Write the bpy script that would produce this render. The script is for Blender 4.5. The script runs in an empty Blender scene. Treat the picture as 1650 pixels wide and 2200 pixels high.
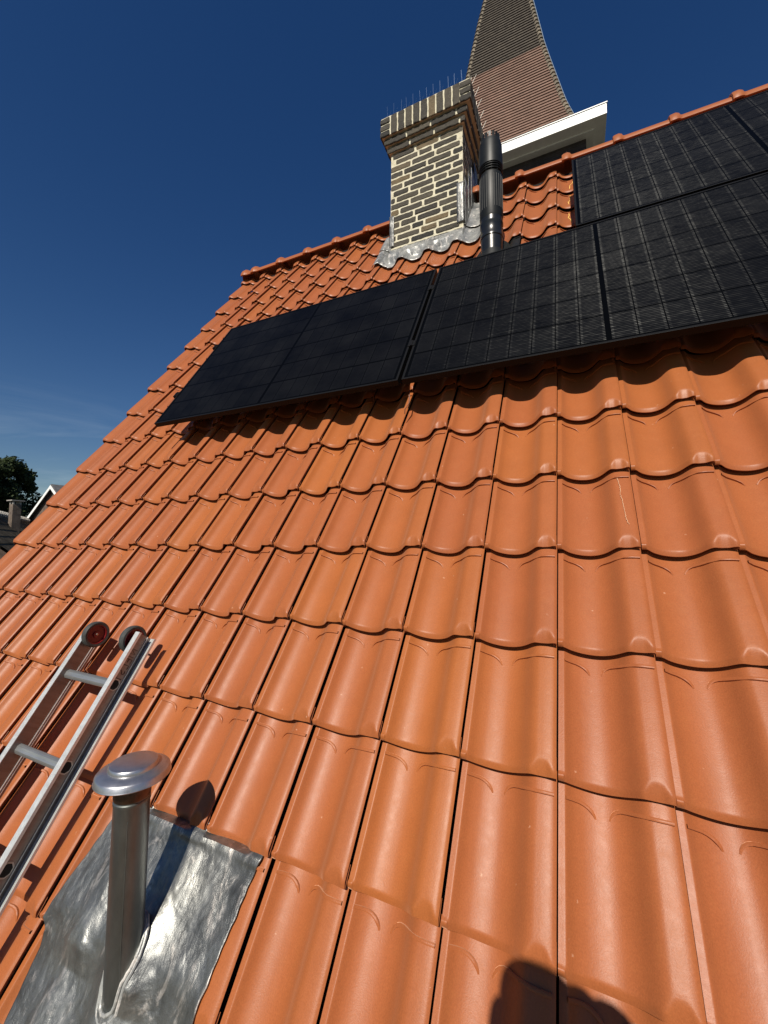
import bpy, bmesh, math, random
import numpy as np
from mathutils import Vector, Matrix, noise
random.seed(7)
rng = np.random.default_rng(7)
scene = bpy.context.scene
COL = scene.collection
# ------------------------------------------------------------------ camera
CAM = Vector((0.0529, -1.7237, -0.5341))
RW = ((0.9056477, 0.4239913, 0.0058017), (-0.0283915, 0.0742845, -0.9968328), (-0.4230794, 0.9026146, 0.0793134))
cd = bpy.data.cameras.new('camera'); cam = bpy.data.objects.new('camera', cd); COL.objects.link(cam)
cam.matrix_world = Matrix(((RW[0][0], -RW[1][0], -RW[2][0], CAM.x), (RW[0][1], -RW[1][1], -RW[2][1], CAM.y),
                           (RW[0][2], -RW[1][2], -RW[2][2], CAM.z), (0, 0, 0, 1)))
cd.sensor_fit = 'HORIZONTAL'; cd.sensor_width = 36; cd.lens = 878.64 / 1650 * 36
cd.clip_start = 0.01; cd.clip_end = 3000
scene.camera = cam
# ------------------------------------------------------------------ world, sun, exposure
SUN = Vector((0.09, -0.74, 0.665)).normalized()
elev = math.asin(SUN.z)
w = bpy.data.worlds.new('World'); scene.world = w; w.use_nodes = True
wt = w.node_tree; bg = wt.nodes['Background']
sky = wt.nodes.new('ShaderNodeTexSky'); sky.sky_type = 'NISHITA'; sky.sun_disc = False
sky.sun_elevation = elev; sky.sun_rotation = math.atan2(SUN.x, SUN.y)
sky.altitude = 0; sky.air_density = 1.15; sky.dust_density = 0.1; sky.ozone_density = 3.2
hs_ = wt.nodes.new('ShaderNodeHueSaturation'); hs_.inputs['Saturation'].default_value = 1.30; hs_.inputs['Hue'].default_value = 0.512
wt.links.new(sky.outputs[0], hs_.inputs['Color']); bg.inputs[1].default_value = 0.050
# thin cirrus low in the sky
tc_ = wt.nodes.new('ShaderNodeTexCoord'); mp_ = wt.nodes.new('ShaderNodeMapping'); mp_.inputs['Scale'].default_value = (2.2, 2.2, 9); mp_.inputs['Rotation'].default_value = (.35, .25, 0)
cn_ = wt.nodes.new('ShaderNodeTexNoise'); cn_.inputs['Scale'].default_value = 1.6; cn_.inputs['Detail'].default_value = 8; cn_.inputs['Roughness'].default_value = .62; cn_.inputs['Distortion'].default_value = .8
cr_ = wt.nodes.new('ShaderNodeValToRGB'); cr_.color_ramp.elements[0].position = .46; cr_.color_ramp.elements[1].position = .80
sz_ = wt.nodes.new('ShaderNodeSeparateXYZ'); mr_ = wt.nodes.new('ShaderNodeMapRange'); mr_.inputs['From Min'].default_value = .30; mr_.inputs['From Max'].default_value = .10
mu_ = wt.nodes.new('ShaderNodeMath'); mu_.operation = 'MULTIPLY'; mx_ = wt.nodes.new('ShaderNodeMix'); mx_.data_type = 'RGBA'; mx_.inputs[7].default_value = (9.5, 11.0, 12.5, 1)
mz_ = wt.nodes.new('ShaderNodeMath'); mz_.operation = 'MULTIPLY'; mz_.inputs[1].default_value = .38
for a_, b_ in ((tc_.outputs['Generated'], mp_.inputs[0]), (mp_.outputs[0], cn_.inputs['Vector']), (cn_.outputs[0], cr_.inputs[0]), (tc_.outputs['Generated'], sz_.inputs[0]), (sz_.outputs[2], mr_.inputs[0]),
               (cr_.outputs[0], mu_.inputs[0]), (mr_.outputs[0], mu_.inputs[1]), (mu_.outputs[0], mz_.inputs[0]), (mz_.outputs[0], mx_.inputs[0]), (hs_.outputs[0], mx_.inputs[6]), (mx_.outputs[2], bg.inputs[0])):
    wt.links.new(a_, b_)
sl = bpy.data.lights.new('sun', 'SUN'); sl.energy = 4.75; sl.angle = math.radians(0.5); sl.color = (1.0, 0.93, 0.82)
so = bpy.data.objects.new('sun', sl); COL.objects.link(so)
so.rotation_euler = SUN.to_track_quat('Z', 'Y').to_euler()
scene.view_settings.view_transform = 'Standard'; scene.view_settings.look = 'None'
scene.view_settings.exposure = 0.24; scene.view_settings.gamma = 1.0
# ------------------------------------------------------------------ frames
TH = math.radians(57.1); CT, ST = math.cos(TH), math.sin(TH)
W = 0.226; G = 0.3146
def R2W(u, v, n=0.0): return Vector((u, v * CT - n * ST, v * ST + n * CT))
MR = Matrix(((1, 0, 0, 0), (0, CT, -ST, 0), (0, ST, CT, 0), (0, 0, 0, 1)))
ID = Matrix.Identity(4)
GROUND = -6.5
# ------------------------------------------------------------------ object helpers
WM = {}
def tag(o, label=None, cat=None, group=None, kind=None):
    if label: o['label'] = label
    if cat: o['category'] = cat
    if group: o['group'] = group
    if kind: o['kind'] = kind
    return o
def empty(name, mat, label, cat, group=None):
    o = bpy.data.objects.new(name, None); COL.objects.link(o); o.empty_display_size = 0.1
    o.matrix_world = mat; WM[o.name] = mat.copy(); tag(o, label, cat, group)
    return o
def link_mesh(name, me, parent=None, origin=None):
    """mesh verts are in world space; store them relative to the parent (or to origin)"""
    o = bpy.data.objects.new(name, me); COL.objects.link(o)
    if parent is not None:
        pm = WM[parent.name]; o.parent = parent; WM[o.name] = pm.copy(); me.transform(pm.inverted())
    else:
        m = Matrix.Translation(origin) if origin is not None else ID.copy()
        o.matrix_world = m; WM[o.name] = m.copy(); me.transform(m.inverted())
    return o
class MB:
    """collects geometry (in frame F, turned to world) and links it as ONE object"""
    def __init__(s, F=ID): s.v = []; s.f = []; s.sm = []; s.mi = []; s.F = F; s.cur = 0
    def add(s, vs, fs, smooth=False):
        b = len(s.v); s.v += [s.F @ Vector(p) for p in vs]
        for f in fs: s.f.append([b + i for i in f]); s.sm.append(smooth); s.mi.append(s.cur)
    def box(s, a, b, ch=0.0):
        x0, y0, z0 = a; x1, y1, z1 = b
        if ch <= 0:
            s.add([(x0,y0,z0),(x1,y0,z0),(x1,y1,z0),(x0,y1,z0),(x0,y0,z1),(x1,y0,z1),(x1,y1,z1),(x0,y1,z1)],
                  [(0,3,2,1),(4,5,6,7),(0,1,5,4),(1,2,6,5),(2,3,7,6),(3,0,4,7)]); return
        bm = bmesh.new(); bmesh.ops.create_cube(bm, size=1)
        for q in bm.verts: q.co = Vector(((x0+x1)/2+q.co.x*(x1-x0), (y0+y1)/2+q.co.y*(y1-y0), (z0+z1)/2+q.co.z*(z1-z0)))
        bmesh.ops.bevel(bm, geom=bm.edges[:], offset=ch, segments=2, affect='EDGES', profile=0.6)
        bm.verts.index_update(); s.add([q.co.copy() for q in bm.verts], [[q.index for q in f.verts] for f in bm.faces]); bm.free()
    def tube(s, pts, r, n=8, caps=True, smooth=True):
        pts = [Vector(p) for p in pts]; rs = r if isinstance(r, (list, tuple)) else [r] * len(pts)
        vs = []; fs = []; prev = None
        for i, p in enumerate(pts):
            d = (pts[min(i+1, len(pts)-1)] - pts[max(i-1, 0)]).normalized()
            if prev is None: a = d.orthogonal().normalized()
            else: a = (prev - d * prev.dot(d)).normalized()
            prev = a; b = d.cross(a)
            for k in range(n):
                t = 2*math.pi*k/n; vs.append(p + (a*math.cos(t) + b*math.sin(t)) * rs[i])
        for i in range(len(pts)-1):
            for k in range(n): fs.append((i*n+k, i*n+(k+1)%n, (i+1)*n+(k+1)%n, (i+1)*n+k))
        s.add(vs, fs, smooth)
        if caps: s.add(vs[:n], [tuple(range(n))[::-1]]); s.add(vs[-n:], [tuple(range(n))])
    def lathe(s, c, ax, prof, n=48, smooth=True):
        """prof = [(radius, height)] about axis ax through c"""
        c = Vector(c); ax = Vector(ax).normalized(); a = ax.orthogonal().normalized(); b = ax.cross(a)
        vs = []; fs = []
        for r, h in prof:
            for k in range(n):
                t = 2*math.pi*k/n; vs.append(c + ax*h + (a*math.cos(t)+b*math.sin(t))*r)
        for i in range(len(prof)-1):
            for k in range(n): fs.append((i*n+k, i*n+(k+1)%n, (i+1)*n+(k+1)%n, (i+1)*n+k))
        s.add(vs, fs, smooth)
    def prism(s, poly, d0, d1, axes='xy'):
        """poly in two axes, extruded along the third from d0 to d1"""
        def P(p, d):
            return {'xy': (p[0], p[1], d), 'xz': (p[0], d, p[1]), 'yz': (d, p[0], p[1])}[axes]
        n = len(poly); vs = [P(p, d0) for p in poly] + [P(p, d1) for p in poly]
        s.add(vs, [tuple(range(n))[::-1], tuple(range(n, 2*n))] + [(i, (i+1)%n, n+(i+1)%n, n+i) for i in range(n)])
    def grid(s, nx, ny, fn, smooth=True, closed=False):
        vs = [fn(i/(nx-1), j/(ny-1)) for j in range(ny) for i in range(nx)]
        s.add(vs, [(j*nx+i, j*nx+i+1, (j+1)*nx+i+1, (j+1)*nx+i) for j in range(ny-1) for i in range(nx-1)], smooth)
    def build(s, name, mats, parent=None, origin=None, fix=True, sharp=35):
        me = bpy.data.meshes.new(name); me.from_pydata([tuple(p) for p in s.v], [], s.f)
        for m in (mats if isinstance(mats, (list, tuple)) else [mats]): me.materials.append(m)
        me.polygons.foreach_set('use_smooth', s.sm); me.polygons.foreach_set('material_index', s.mi)
        if fix:
            bm = bmesh.new(); bm.from_mesh(me); bmesh.ops.remove_doubles(bm, verts=bm.verts, dist=1e-6)
            bmesh.ops.recalc_face_normals(bm, faces=bm.faces); bm.to_mesh(me); bm.free()
        if any(s.sm): me.set_sharp_from_angle(angle=math.radians(sharp))
        me.update()
        return link_mesh(name, me, parent, origin)
# ------------------------------------------------------------------ materials
def newmat(name):
    m = bpy.data.materials.new(name); m.use_nodes = True
    nt = m.node_tree; return m, nt, nt.nodes['Principled BSDF']
def N(nt, t, **k):
    n = nt.nodes.new(t)
    for a, b in k.items():
        if a.startswith('i_'):
            key = a[2:]; key = int(key) if key.isdigit() else key
            n.inputs[key].default_value = b
        else: setattr(n, a, b)
    return n
def L(nt, a, b): nt.links.new(a, b)
def ramp(nt, fac, stops):
    r = nt.nodes.new('ShaderNodeValToRGB'); L(nt, fac, r.inputs[0])
    e = r.color_ramp.elements
    while len(e) < len(stops): e.new(0.5)
    for q, (p, c) in zip(e, stops): q.position = p; q.color = (*c, 1) if len(c) == 3 else c
    return r
def math_(nt, op, a, b=None, c=None, clamp=False):
    n = nt.nodes.new('ShaderNodeMath'); n.operation = op; n.use_clamp = clamp
    for i, x in enumerate((a, b, c)):
        if x is None: continue
        if isinstance(x, (int, float)): n.inputs[i].default_value = x
        else: L(nt, x, n.inputs[i])
    return n.outputs[0]
def mix(nt, fac, a, b, mode='MIX'):
    n = nt.nodes.new('ShaderNodeMix'); n.data_type = 'RGBA'; n.blend_type = mode
    for s, x in ((n.inputs[0], fac), (n.inputs[6], a), (n.inputs[7], b)):
        if isinstance(x, (int, float)): s.default_value = x
        elif isinstance(x, tuple): s.default_value = (*x, 1) if len(x) == 3 else x
        else: L(nt, x, s)
    return n.outputs[2]
def noise_(nt, scale, detail=4, rough=0.55, vec=None, dist=0.0):
    n = N(nt, 'ShaderNodeTexNoise'); n.inputs['Scale'].default_value = scale; n.inputs['Detail'].default_value = detail
    n.inputs['Roughness'].default_value = rough; n.inputs['Distortion'].default_value = dist
    if vec is not None: L(nt, vec, n.inputs['Vector'])
    return n.outputs[0]
def coord(nt, scale=(1, 1, 1), rot=(0, 0, 0), kind='Object'):
    t = N(nt, 'ShaderNodeTexCoord'); mp = N(nt, 'ShaderNodeMapping')
    mp.inputs['Scale'].default_value = scale; mp.inputs['Rotation'].default_value = rot
    L(nt, t.outputs[kind], mp.inputs[0]); return mp.outputs[0]
def bump(nt, p, h, dist=0.002, strength=1.0):
    b = N(nt, 'ShaderNodeBump'); b.inputs['Distance'].default_value = dist; b.inputs['Strength'].default_value = strength
    L(nt, h, b.inputs['Height']); L(nt, b.outputs[0], p.inputs['Normal']); return b
def simple(name, col, rough=0.5, metal=0.0, nscale=0, namp=0.25, bmp=0.0, spec=None):
    m, nt, p = newmat(name)
    p.inputs['Base Color'].default_value = (*col, 1); p.inputs['Roughness'].default_value = rough; p.inputs['Metallic'].default_value = metal
    if spec is not None: p.inputs['Specular IOR Level'].default_value = spec
    if nscale:
        c = coord(nt); f = noise_(nt, nscale, 6, 0.65, c)
        a = tuple(x*(1-namp) for x in col); b = tuple(min(1, x*(1+namp)) for x in col)
        r = ramp(nt, f, [(0.3, a), (0.7, b)]); L(nt, r.outputs[0], p.inputs['Base Color'])
        if bmp: bump(nt, p, f, bmp)
    return m

def mat_clay(name='fired_clay', dark=1.0):
    m, nt, p = newmat(name)
    at = N(nt, 'ShaderNodeAttribute', attribute_name='tint'); at.attribute_type = 'GEOMETRY'
    sp = N(nt, 'ShaderNodeSeparateColor'); L(nt, at.outputs['Color'], sp.inputs[0])
    c = coord(nt)
    base = ramp(nt, sp.outputs[0], [(0.0, (0.300*dark, 0.086*dark, 0.030*dark)), (0.5, (0.318*dark, 0.095*dark, 0.030*dark)),
                                    (0.85, (0.336*dark, 0.103*dark, 0.028*dark)), (1.0, (0.375*dark, 0.123*dark, 0.022*dark))])
    n1 = noise_(nt, 9, 4, 0.55, c); n2 = noise_(nt, 320, 3, 0.7, c); n3 = noise_(nt, 38, 5, 0.7, c)
    k = math_(nt, 'MULTIPLY_ADD', n1, 0.22, 0.89)
    k2 = math_(nt, 'MULTIPLY_ADD', n2, 0.56, 0.72); kk = math_(nt, 'MULTIPLY', k, k2)
    cc = N(nt, 'ShaderNodeCombineColor'); [L(nt, kk, cc.inputs[i]) for i in range(3)]
    col = mix(nt, 1.0, base.outputs[0], cc.outputs[0], 'MULTIPLY')
    # slight ochre bloom and rare pale scuffs
    bl = ramp(nt, n3, [(0.52, (0, 0, 0)), (0.75, (1, 1, 1))])
    col = mix(nt, math_(nt, 'MULTIPLY', bl.outputs[0], 0.16), col, (0.37*dark, 0.135*dark, 0.038*dark))
    v = N(nt, 'ShaderNodeTexVoronoi'); v.inputs['Scale'].default_value = 17; L(nt, c, v.inputs[0])
    sc = ramp(nt, v.outputs['Distance'], [(0.035, (1, 1, 1)), (0.075, (0, 0, 0))])
    n4 = noise_(nt, 90, 3, 0.8, c); s4 = ramp(nt, n4, [(0.5, (0, 0, 0)), (0.6, (1, 1, 1))])
    col = mix(nt, math_(nt, 'MULTIPLY', math_(nt, 'MULTIPLY', sc.outputs[0], s4.outputs[0]), 0.5), col, (0.75, 0.48, 0.32))
    L(nt, col, p.inputs['Base Color'])
    rr = math_(nt, 'MULTIPLY_ADD', n3, 0.20, 0.32); L(nt, rr, p.inputs['Roughness'])
    p.inputs['Specular IOR Level'].default_value = 0.25
    p.inputs['Sheen Weight'].default_value = 0.55; p.inputs['Sheen Roughness'].default_value = 0.4; p.inputs['Sheen Tint'].default_value = (1, .55, .33, 1)
    h = math_(nt, 'ADD', math_(nt, 'MULTIPLY', n2, 0.35), math_(nt, 'MULTIPLY', n1, 1.2))
    bump(nt, p, h, 0.0013, 0.6)
    return m

def mat_lead(name='lead', bright=1.0, sc=1.0, metal=.80):
    m, nt, p = newmat(name)
    c = coord(nt); cs = coord(nt, (1.0, 0.5, 0.5), (0.4, 0.2, 0.5))
    n1 = noise_(nt, 5*sc, 8, 0.62, c, 0.3); n2 = noise_(nt, 22*sc, 9, 0.72, cs, 0.5); n3 = noise_(nt, 9*sc, 3, 0.5, c, 0.2); n5 = noise_(nt, 75*sc, 5, 0.7, cs, 0.3)
    r = ramp(nt, n1, [(0.32, (0.13*bright, 0.135*bright, 0.135*bright)), (0.50, (0.26*bright, 0.265*bright, 0.255*bright)), (0.70, (0.42*bright, 0.42*bright, 0.39*bright))])
    w2 = ramp(nt, n2, [(0.54, (0, 0, 0)), (0.62, (1, 1, 1))])
    col = mix(nt, math_(nt, 'MULTIPLY', w2.outputs[0], 0.62), r.outputs[0], (0.72*bright, 0.66*bright, 0.60*bright))
    d2 = ramp(nt, n5, [(0.36, (1, 1, 1)), (0.46, (0, 0, 0))])
    col = mix(nt, math_(nt, 'MULTIPLY', d2.outputs[0], 0.25), col, (0.06, 0.06, 0.06))
    L(nt, col, p.inputs['Base Color'])
    p.inputs['Metallic'].default_value = metal
    L(nt, math_(nt, 'MULTIPLY_ADD', n2, 0.35, 0.22), p.inputs['Roughness'])
    h = math_(nt, 'ADD', math_(nt, 'MULTIPLY', n3, 1.0), math_(nt, 'MULTIPLY', n2, 0.22))
    h = math_(nt, 'ADD', h, math_(nt, 'MULTIPLY', n5, 0.05))
    bump(nt, p, h, 0.015/sc, 0.8)
    return m
def mat_metal(name, col=(0.62, 0.63, 0.64), rough=0.25, stretch=(1, 1, 1), metal=1.0, amp=0.2, scale=30, bmp=.0006):
    m, nt, p = newmat(name)
    c = coord(nt, stretch); n1 = noise_(nt, scale, 6, 0.7, c)
    r = ramp(nt, n1, [(0.25, tuple(x*(1-amp) for x in col)), (0.75, tuple(min(1, x*(1+amp)) for x in col))])
    L(nt, r.outputs[0], p.inputs['Base Color']); p.inputs['Metallic'].default_value = metal
    L(nt, math_(nt, 'MULTIPLY_ADD', n1, 0.22, rough-0.08), p.inputs['Roughness'])
    bump(nt, p, n1, bmp, 0.5)
    return m
def mat_brick_piece(name='old_brick'):
    m, nt, p = newmat(name)
    at = N(nt, 'ShaderNodeAttribute', attribute_name='tint'); sp = N(nt, 'ShaderNodeSeparateColor'); L(nt, at.outputs['Color'], sp.inputs[0])
    c = coord(nt)
    base = ramp(nt, sp.outputs[0], [(0, (0.026, 0.024, 0.020)), (0.40, (0.058, 0.050, 0.037)), (0.8, (0.098, 0.082, 0.056)), (1, (0.155, 0.112, 0.058))])
    n1 = noise_(nt, 24, 6, 0.7, c); n2 = noise_(nt, 85, 5, 0.75, c)
    k = math_(nt, 'MULTIPLY_ADD', n1, 1.3, 0.35)
    cc = N(nt, 'ShaderNodeCombineColor'); [L(nt, k, cc.inputs[i]) for i in range(3)]
    col = mix(nt, 1.0, base.outputs[0], cc.outputs[0], 'MULTIPLY')
    lime = ramp(nt, n2, [(0.58, (0, 0, 0)), (0.70, (1, 1, 1))])
    col = mix(nt, math_(nt, 'MULTIPLY', lime.outputs[0], 0.4), col, (0.28, 0.25, 0.19))
    L(nt, col, p.inputs['Base Color']); p.inputs['Roughness'].default_value = 0.85
    bump(nt, p, math_(nt, 'ADD', n1, n2), 0.009, 1.0)
    return m
def mat_mortar():
    m, nt, p = newmat('lime_mortar')
    c = coord(nt); n1 = noise_(nt, 30, 6, 0.7, c); n2 = noise_(nt, 140, 4, 0.7, c)
    r = ramp(nt, n1, [(0.28, (0.30, 0.27, 0.19)), (0.40, (0.58, 0.53, 0.38)), (0.7, (0.74, 0.69, 0.52))])
    L(nt, r.outputs[0], p.inputs['Base Color']); p.inputs['Roughness'].default_value = 0.9
    bump(nt, p, math_(nt, 'ADD', n1, n2), 0.006, 0.8); return m
def mat_brickwall(name, c1, c2, mortar, scale=1.0, rot=(math.pi/2, 0, 0)):
    m, nt, p = newmat(name)
    t = N(nt, 'ShaderNodeTexCoord'); s = N(nt, 'ShaderNodeSeparateXYZ'); L(nt, t.outputs['Object'], s.inputs[0])
    cb = N(nt, 'ShaderNodeCombineXYZ'); L(nt, math_(nt, 'ADD', s.outputs[0], s.outputs[1]), cb.inputs[0]); L(nt, s.outputs[2], cb.inputs[1])
    b = N(nt, 'ShaderNodeTexBrick'); L(nt, cb.outputs[0], b.inputs['Vector'])
    b.inputs['Color1'].default_value = (*c1, 1); b.inputs['Color2'].default_value = (*c2, 1); b.inputs['Mortar'].default_value = (*mortar, 1)
    b.inputs['Scale'].default_value = 1.0; b.inputs['Brick Width'].default_value = 0.22*scale; b.inputs['Row Height'].default_value = 0.062*scale
    b.inputs['Mortar Size'].default_value = 0.006*scale
    n1 = noise_(nt, 3, 6, 0.65, t.outputs['Object']); r = ramp(nt, n1, [(0.3, (0.55, 0.55, 0.55)), (0.7, (1.25, 1.25, 1.25))])
    L(nt, mix(nt, 1.0, b.outputs[0], r.outputs[0], 'MULTIPLY'), p.inputs['Base Color']); p.inputs['Roughness'].default_value = 0.9
    return m
CLAY = mat_clay(); UNDER = simple('roof_underlay', (0.008, 0.006, 0.005), 0.95)
LEAD = mat_lead('lead_sheet', .78); LEAD2 = mat_lead('lead_flashing', 1.0, 1.6, .3)
BRICK = mat_brick_piece(); MORTAR = mat_mortar()
BLACKPL = simple('black_plastic', (0.012, 0.013, 0.013), 0.28, 0, 40, 0.3, 0.0003)
BLACKPL2 = simple('black_plastic_matt', (0.009, 0.010, 0.009), 0.46, 0, 30, 0.35, 0.0004, .3)
PAINTW = simple('white_paint', (0.82, 0.82, 0.79), 0.45, 0, 6, 0.06)
# ------------------------------------------------------------------ ground
gm = MB(); S = 900
gm.add([(-S, -S, GROUND), (S, -S, GROUND), (S, S, GROUND), (-S, S, GROUND)], [(0, 1, 2, 3)])
m, nt, p = newmat('garden_ground'); c = coord(nt)
r = ramp(nt, noise_(nt, 0.12, 8, 0.65, c), [(0.4, (0.045, 0.045, 0.025)), (0.55, (0.065, 0.06, 0.04)), (0.62, (0.12, 0.10, 0.085))])
L(nt, r.outputs[0], p.inputs['Base Color']); p.inputs['Roughness'].default_value = 0.95
go = gm.build('ground', m, fix=False); tag(go, kind='structure')
# ================================================================== HOUSE
house = empty('house', Matrix.Translation(R2W(0, 0, 0)), 'steep house roof of orange clay pantiles with a brick chimney at its ridge', 'house')
# ---- tile surface
CP = [(0, -.0195), (.035, -.0195), (.066, -.0200), (.082, -.0235), (.12, -.0325), (.20, -.0435), (.28, -.0490), (.36, -.0515), (.44, -.0515), (.52, -.0475),
      (.58, -.0405), (.635, -.0300), (.685, -.0170), (.73, -.0070), (.775, -.0015), (.83, .0003), (.89, .0008), (.945, -.0002), (.970, -.0018), (.988, -.0050)]
cpx = np.array([a for a, b in CP]); cpy = np.array([b for a, b in CP])
def smooth_interp(x):
    # Catmull-Rom like: cubic through np.gradient slopes
    mgr = np.gradient(cpy, cpx); x = np.clip(x, cpx[0], cpx[-1])
    i = np.clip(np.searchsorted(cpx, x) - 1, 0, len(cpx)-2)
    h = cpx[i+1]-cpx[i]; t = (x-cpx[i])/h
    return ((2*t**3-3*t**2+1)*cpy[i] + (t**3-2*t**2+t)*h*mgr[i] + (-2*t**3+3*t**2)*cpy[i+1] + (t**3-t**2)*h*mgr[i+1])
STEP = 0.030
VX = [(-.118, -.034), (-.114, -.018), (-.104, -.006), (-.090, .0010), (-.078, -.001), (-.062, -.012), (-.045, -.0185), (-.025, -.0205), (-.008, -.0205)]
def front_drop(S_, D_):
    """the lower end of a tile slopes off: short over the pan, longer over the roll (D_ = metres above the lower edge)"""
    rm = np.clip(1.25-np.abs(S_-.845)/.105, 0, 1); rm = rm*rm*(3-2*rm)
    lc = .014 + .022*rm; dr = .0085 + .0085*rm
    x = np.clip(1-D_/lc, 0, 1)
    return -dr*x**1.25
def tile_n(S_, T_):
    n = smooth_interp(S_) - T_*STEP + front_drop(S_, T_*G)
    n = n + .0045*np.clip((.060-S_)/.010, 0, 1)*np.clip((.050-T_)/.012, 0, 1)*np.clip((T_-.004)/.01, 0, 1)
    return n
RIB1 = [(.070, .912), (.13, .912), (.19, .909), (.235, .900), (.272, .886), (.302, .868), (.322, .848), (.333, .828)]
RIB2 = [(.455, .838), (.468, .862), (.488, .884), (.515, .899), (.550, .908), (.60, .909), (.68, .905), (.78, .902), (.88, .902), (.962, .903)]
def rib_geo(pts, lowres):
    pts = pts if not lowres else pts[::2]+([pts[-1]] if len(pts) % 2 == 0 else [])
    V, F = [], []; m_ = len(pts)
    for k, (s_, t_) in enumerate(pts):
        a_ = pts[max(k-1, 0)]; b_ = pts[min(k+1, m_-1)]; tx, ty = (b_[0]-a_[0])*W, (b_[1]-a_[1])*G; l_ = math.hypot(tx, ty)
        ox, oy = -ty/l_, tx/l_; q_ = k/(m_-1)
        wd = .0040; hh = .0072
        tip = q_ if pts[0][0] > .3 else 1-q_
        f_ = min(1, .12+tip*3.2); wd *= .45+.55*f_; hh *= f_
        for c_, h_ in ((-1, -.0012), (-.86, hh*.80), (0, hh), (.86, hh*.80), (1, -.0012)):
            x, y = s_*W+ox*wd*c_, t_*G+oy*wd*c_
            V.append((x, y, float(tile_n(np.array([x/W]), np.array([y/G]))[0])+h_))
    for k in range(m_-1):
        for j in range(4): F.append((k*5+j, k*5+j+1, (k+1)*5+j+1, (k+1)*5+j))
    return np.array(V), np.array(F)
def make_tile(hi=1, verge=False, tmax=1.06):
    """returns verts (u,v,n) relative to the tile's lower left corner, faces, n"""
    fr = [0, .0035, .007, .0105, .0135, .017, .021, .025, .029, .033, .037, .045]
    if hi == 2:
        s = np.unique(np.concatenate([[0, .03, .05, .058, .066, .074, .082, .09], np.linspace(.10, .988, 46)]))
        t = np.concatenate([np.array(fr)/G, [.19, .28, .40, .60, .82, .90, .96, tmax]])
    elif hi == 1:
        s = np.unique(np.concatenate([[0, .04, .066, .082], np.linspace(.10, .988, 28)]))
        t = np.concatenate([np.array(fr)[[0, 2, 4, 6, 8, 10, 11]]/G, [.20, .45, .70, .90, tmax]])
    else:
        s = np.linspace(0, .988, 16); t = np.array([0, .045, .11, .6, tmax])
    if tmax < .5: t = np.append(t[t < tmax-.02], tmax)
    vx = np.array([a for a, b in VX])/W if verge else np.array([])
    s_all = np.concatenate([vx, s]); ns = len(s_all)
    Sg, Tg = np.meshgrid(s_all, t)
    n = tile_n(np.clip(Sg, 0, 1), Tg)
    if verge:
        vn = np.array([b for a, b in VX]); k = len(vx)
        n[:, :k] = vn[None, :] - t[:, None]*STEP + front_drop(np.zeros((len(t), k)), t[:, None]*G)
    # lower edge: small vertical face, then undercut
    base = n[0]
    face_v = np.full(ns, .0006); face_n = base - .0035
    under_v = np.full(ns, .045); under_n = base - .0045
    V = np.vstack([under_v[None], face_v[None], Tg*G])
    Nn = np.vstack([under_n[None], face_n[None], n])
    # bowed lower edge: pan hangs a little lower than the roll
    bow = -.004*np.exp(-((s_all-.38)/.25)**2)
    fall = np.clip(1-np.concatenate([[0, 0], t])/.14, 0, 1)
    V += fall[:, None]*bow[None]
    U = np.tile(s_all*W, (V.shape[0], 1))
    nr = V.shape[0]
    P = np.stack([U, V, Nn], -1).reshape(-1, 3)
    idx = np.arange(nr*ns).reshape(nr, ns)
    F = np.stack([idx[:-1, :-1], idx[:-1, 1:], idx[1:, 1:], idx[1:, :-1]], -1).reshape(-1, 4)
    # right and left side skirts
    extra = []; ef = []; b = len(P)
    for col, du, dd in ((ns-1, -.011, .020), (0, .0008 if not verge else -.004, .022 if not verge else .085)):
        e = P[idx[1:, col]].copy(); e2 = e.copy(); e2[:, 0] += du; e2[:, 2] -= dd
        q = len(e2); ii = np.arange(q) + b
        top = idx[1:, col]
        fs = np.stack([top[:-1], ii[:-1], ii[1:], top[1:]], -1)
        if col == 0: fs = fs[:, ::-1]
        extra.append(e2); ef.append(fs); b += q
    if hi > 0 and tmax > .95:
        for rb in (RIB1, RIB2):
            rv, rf = rib_geo(rb, hi == 1); extra.append(rv); ef.append(rf+b); b += len(rv)
    P = np.vstack([P]+extra); F = np.vstack([F]+ef)
    return P, F
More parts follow.
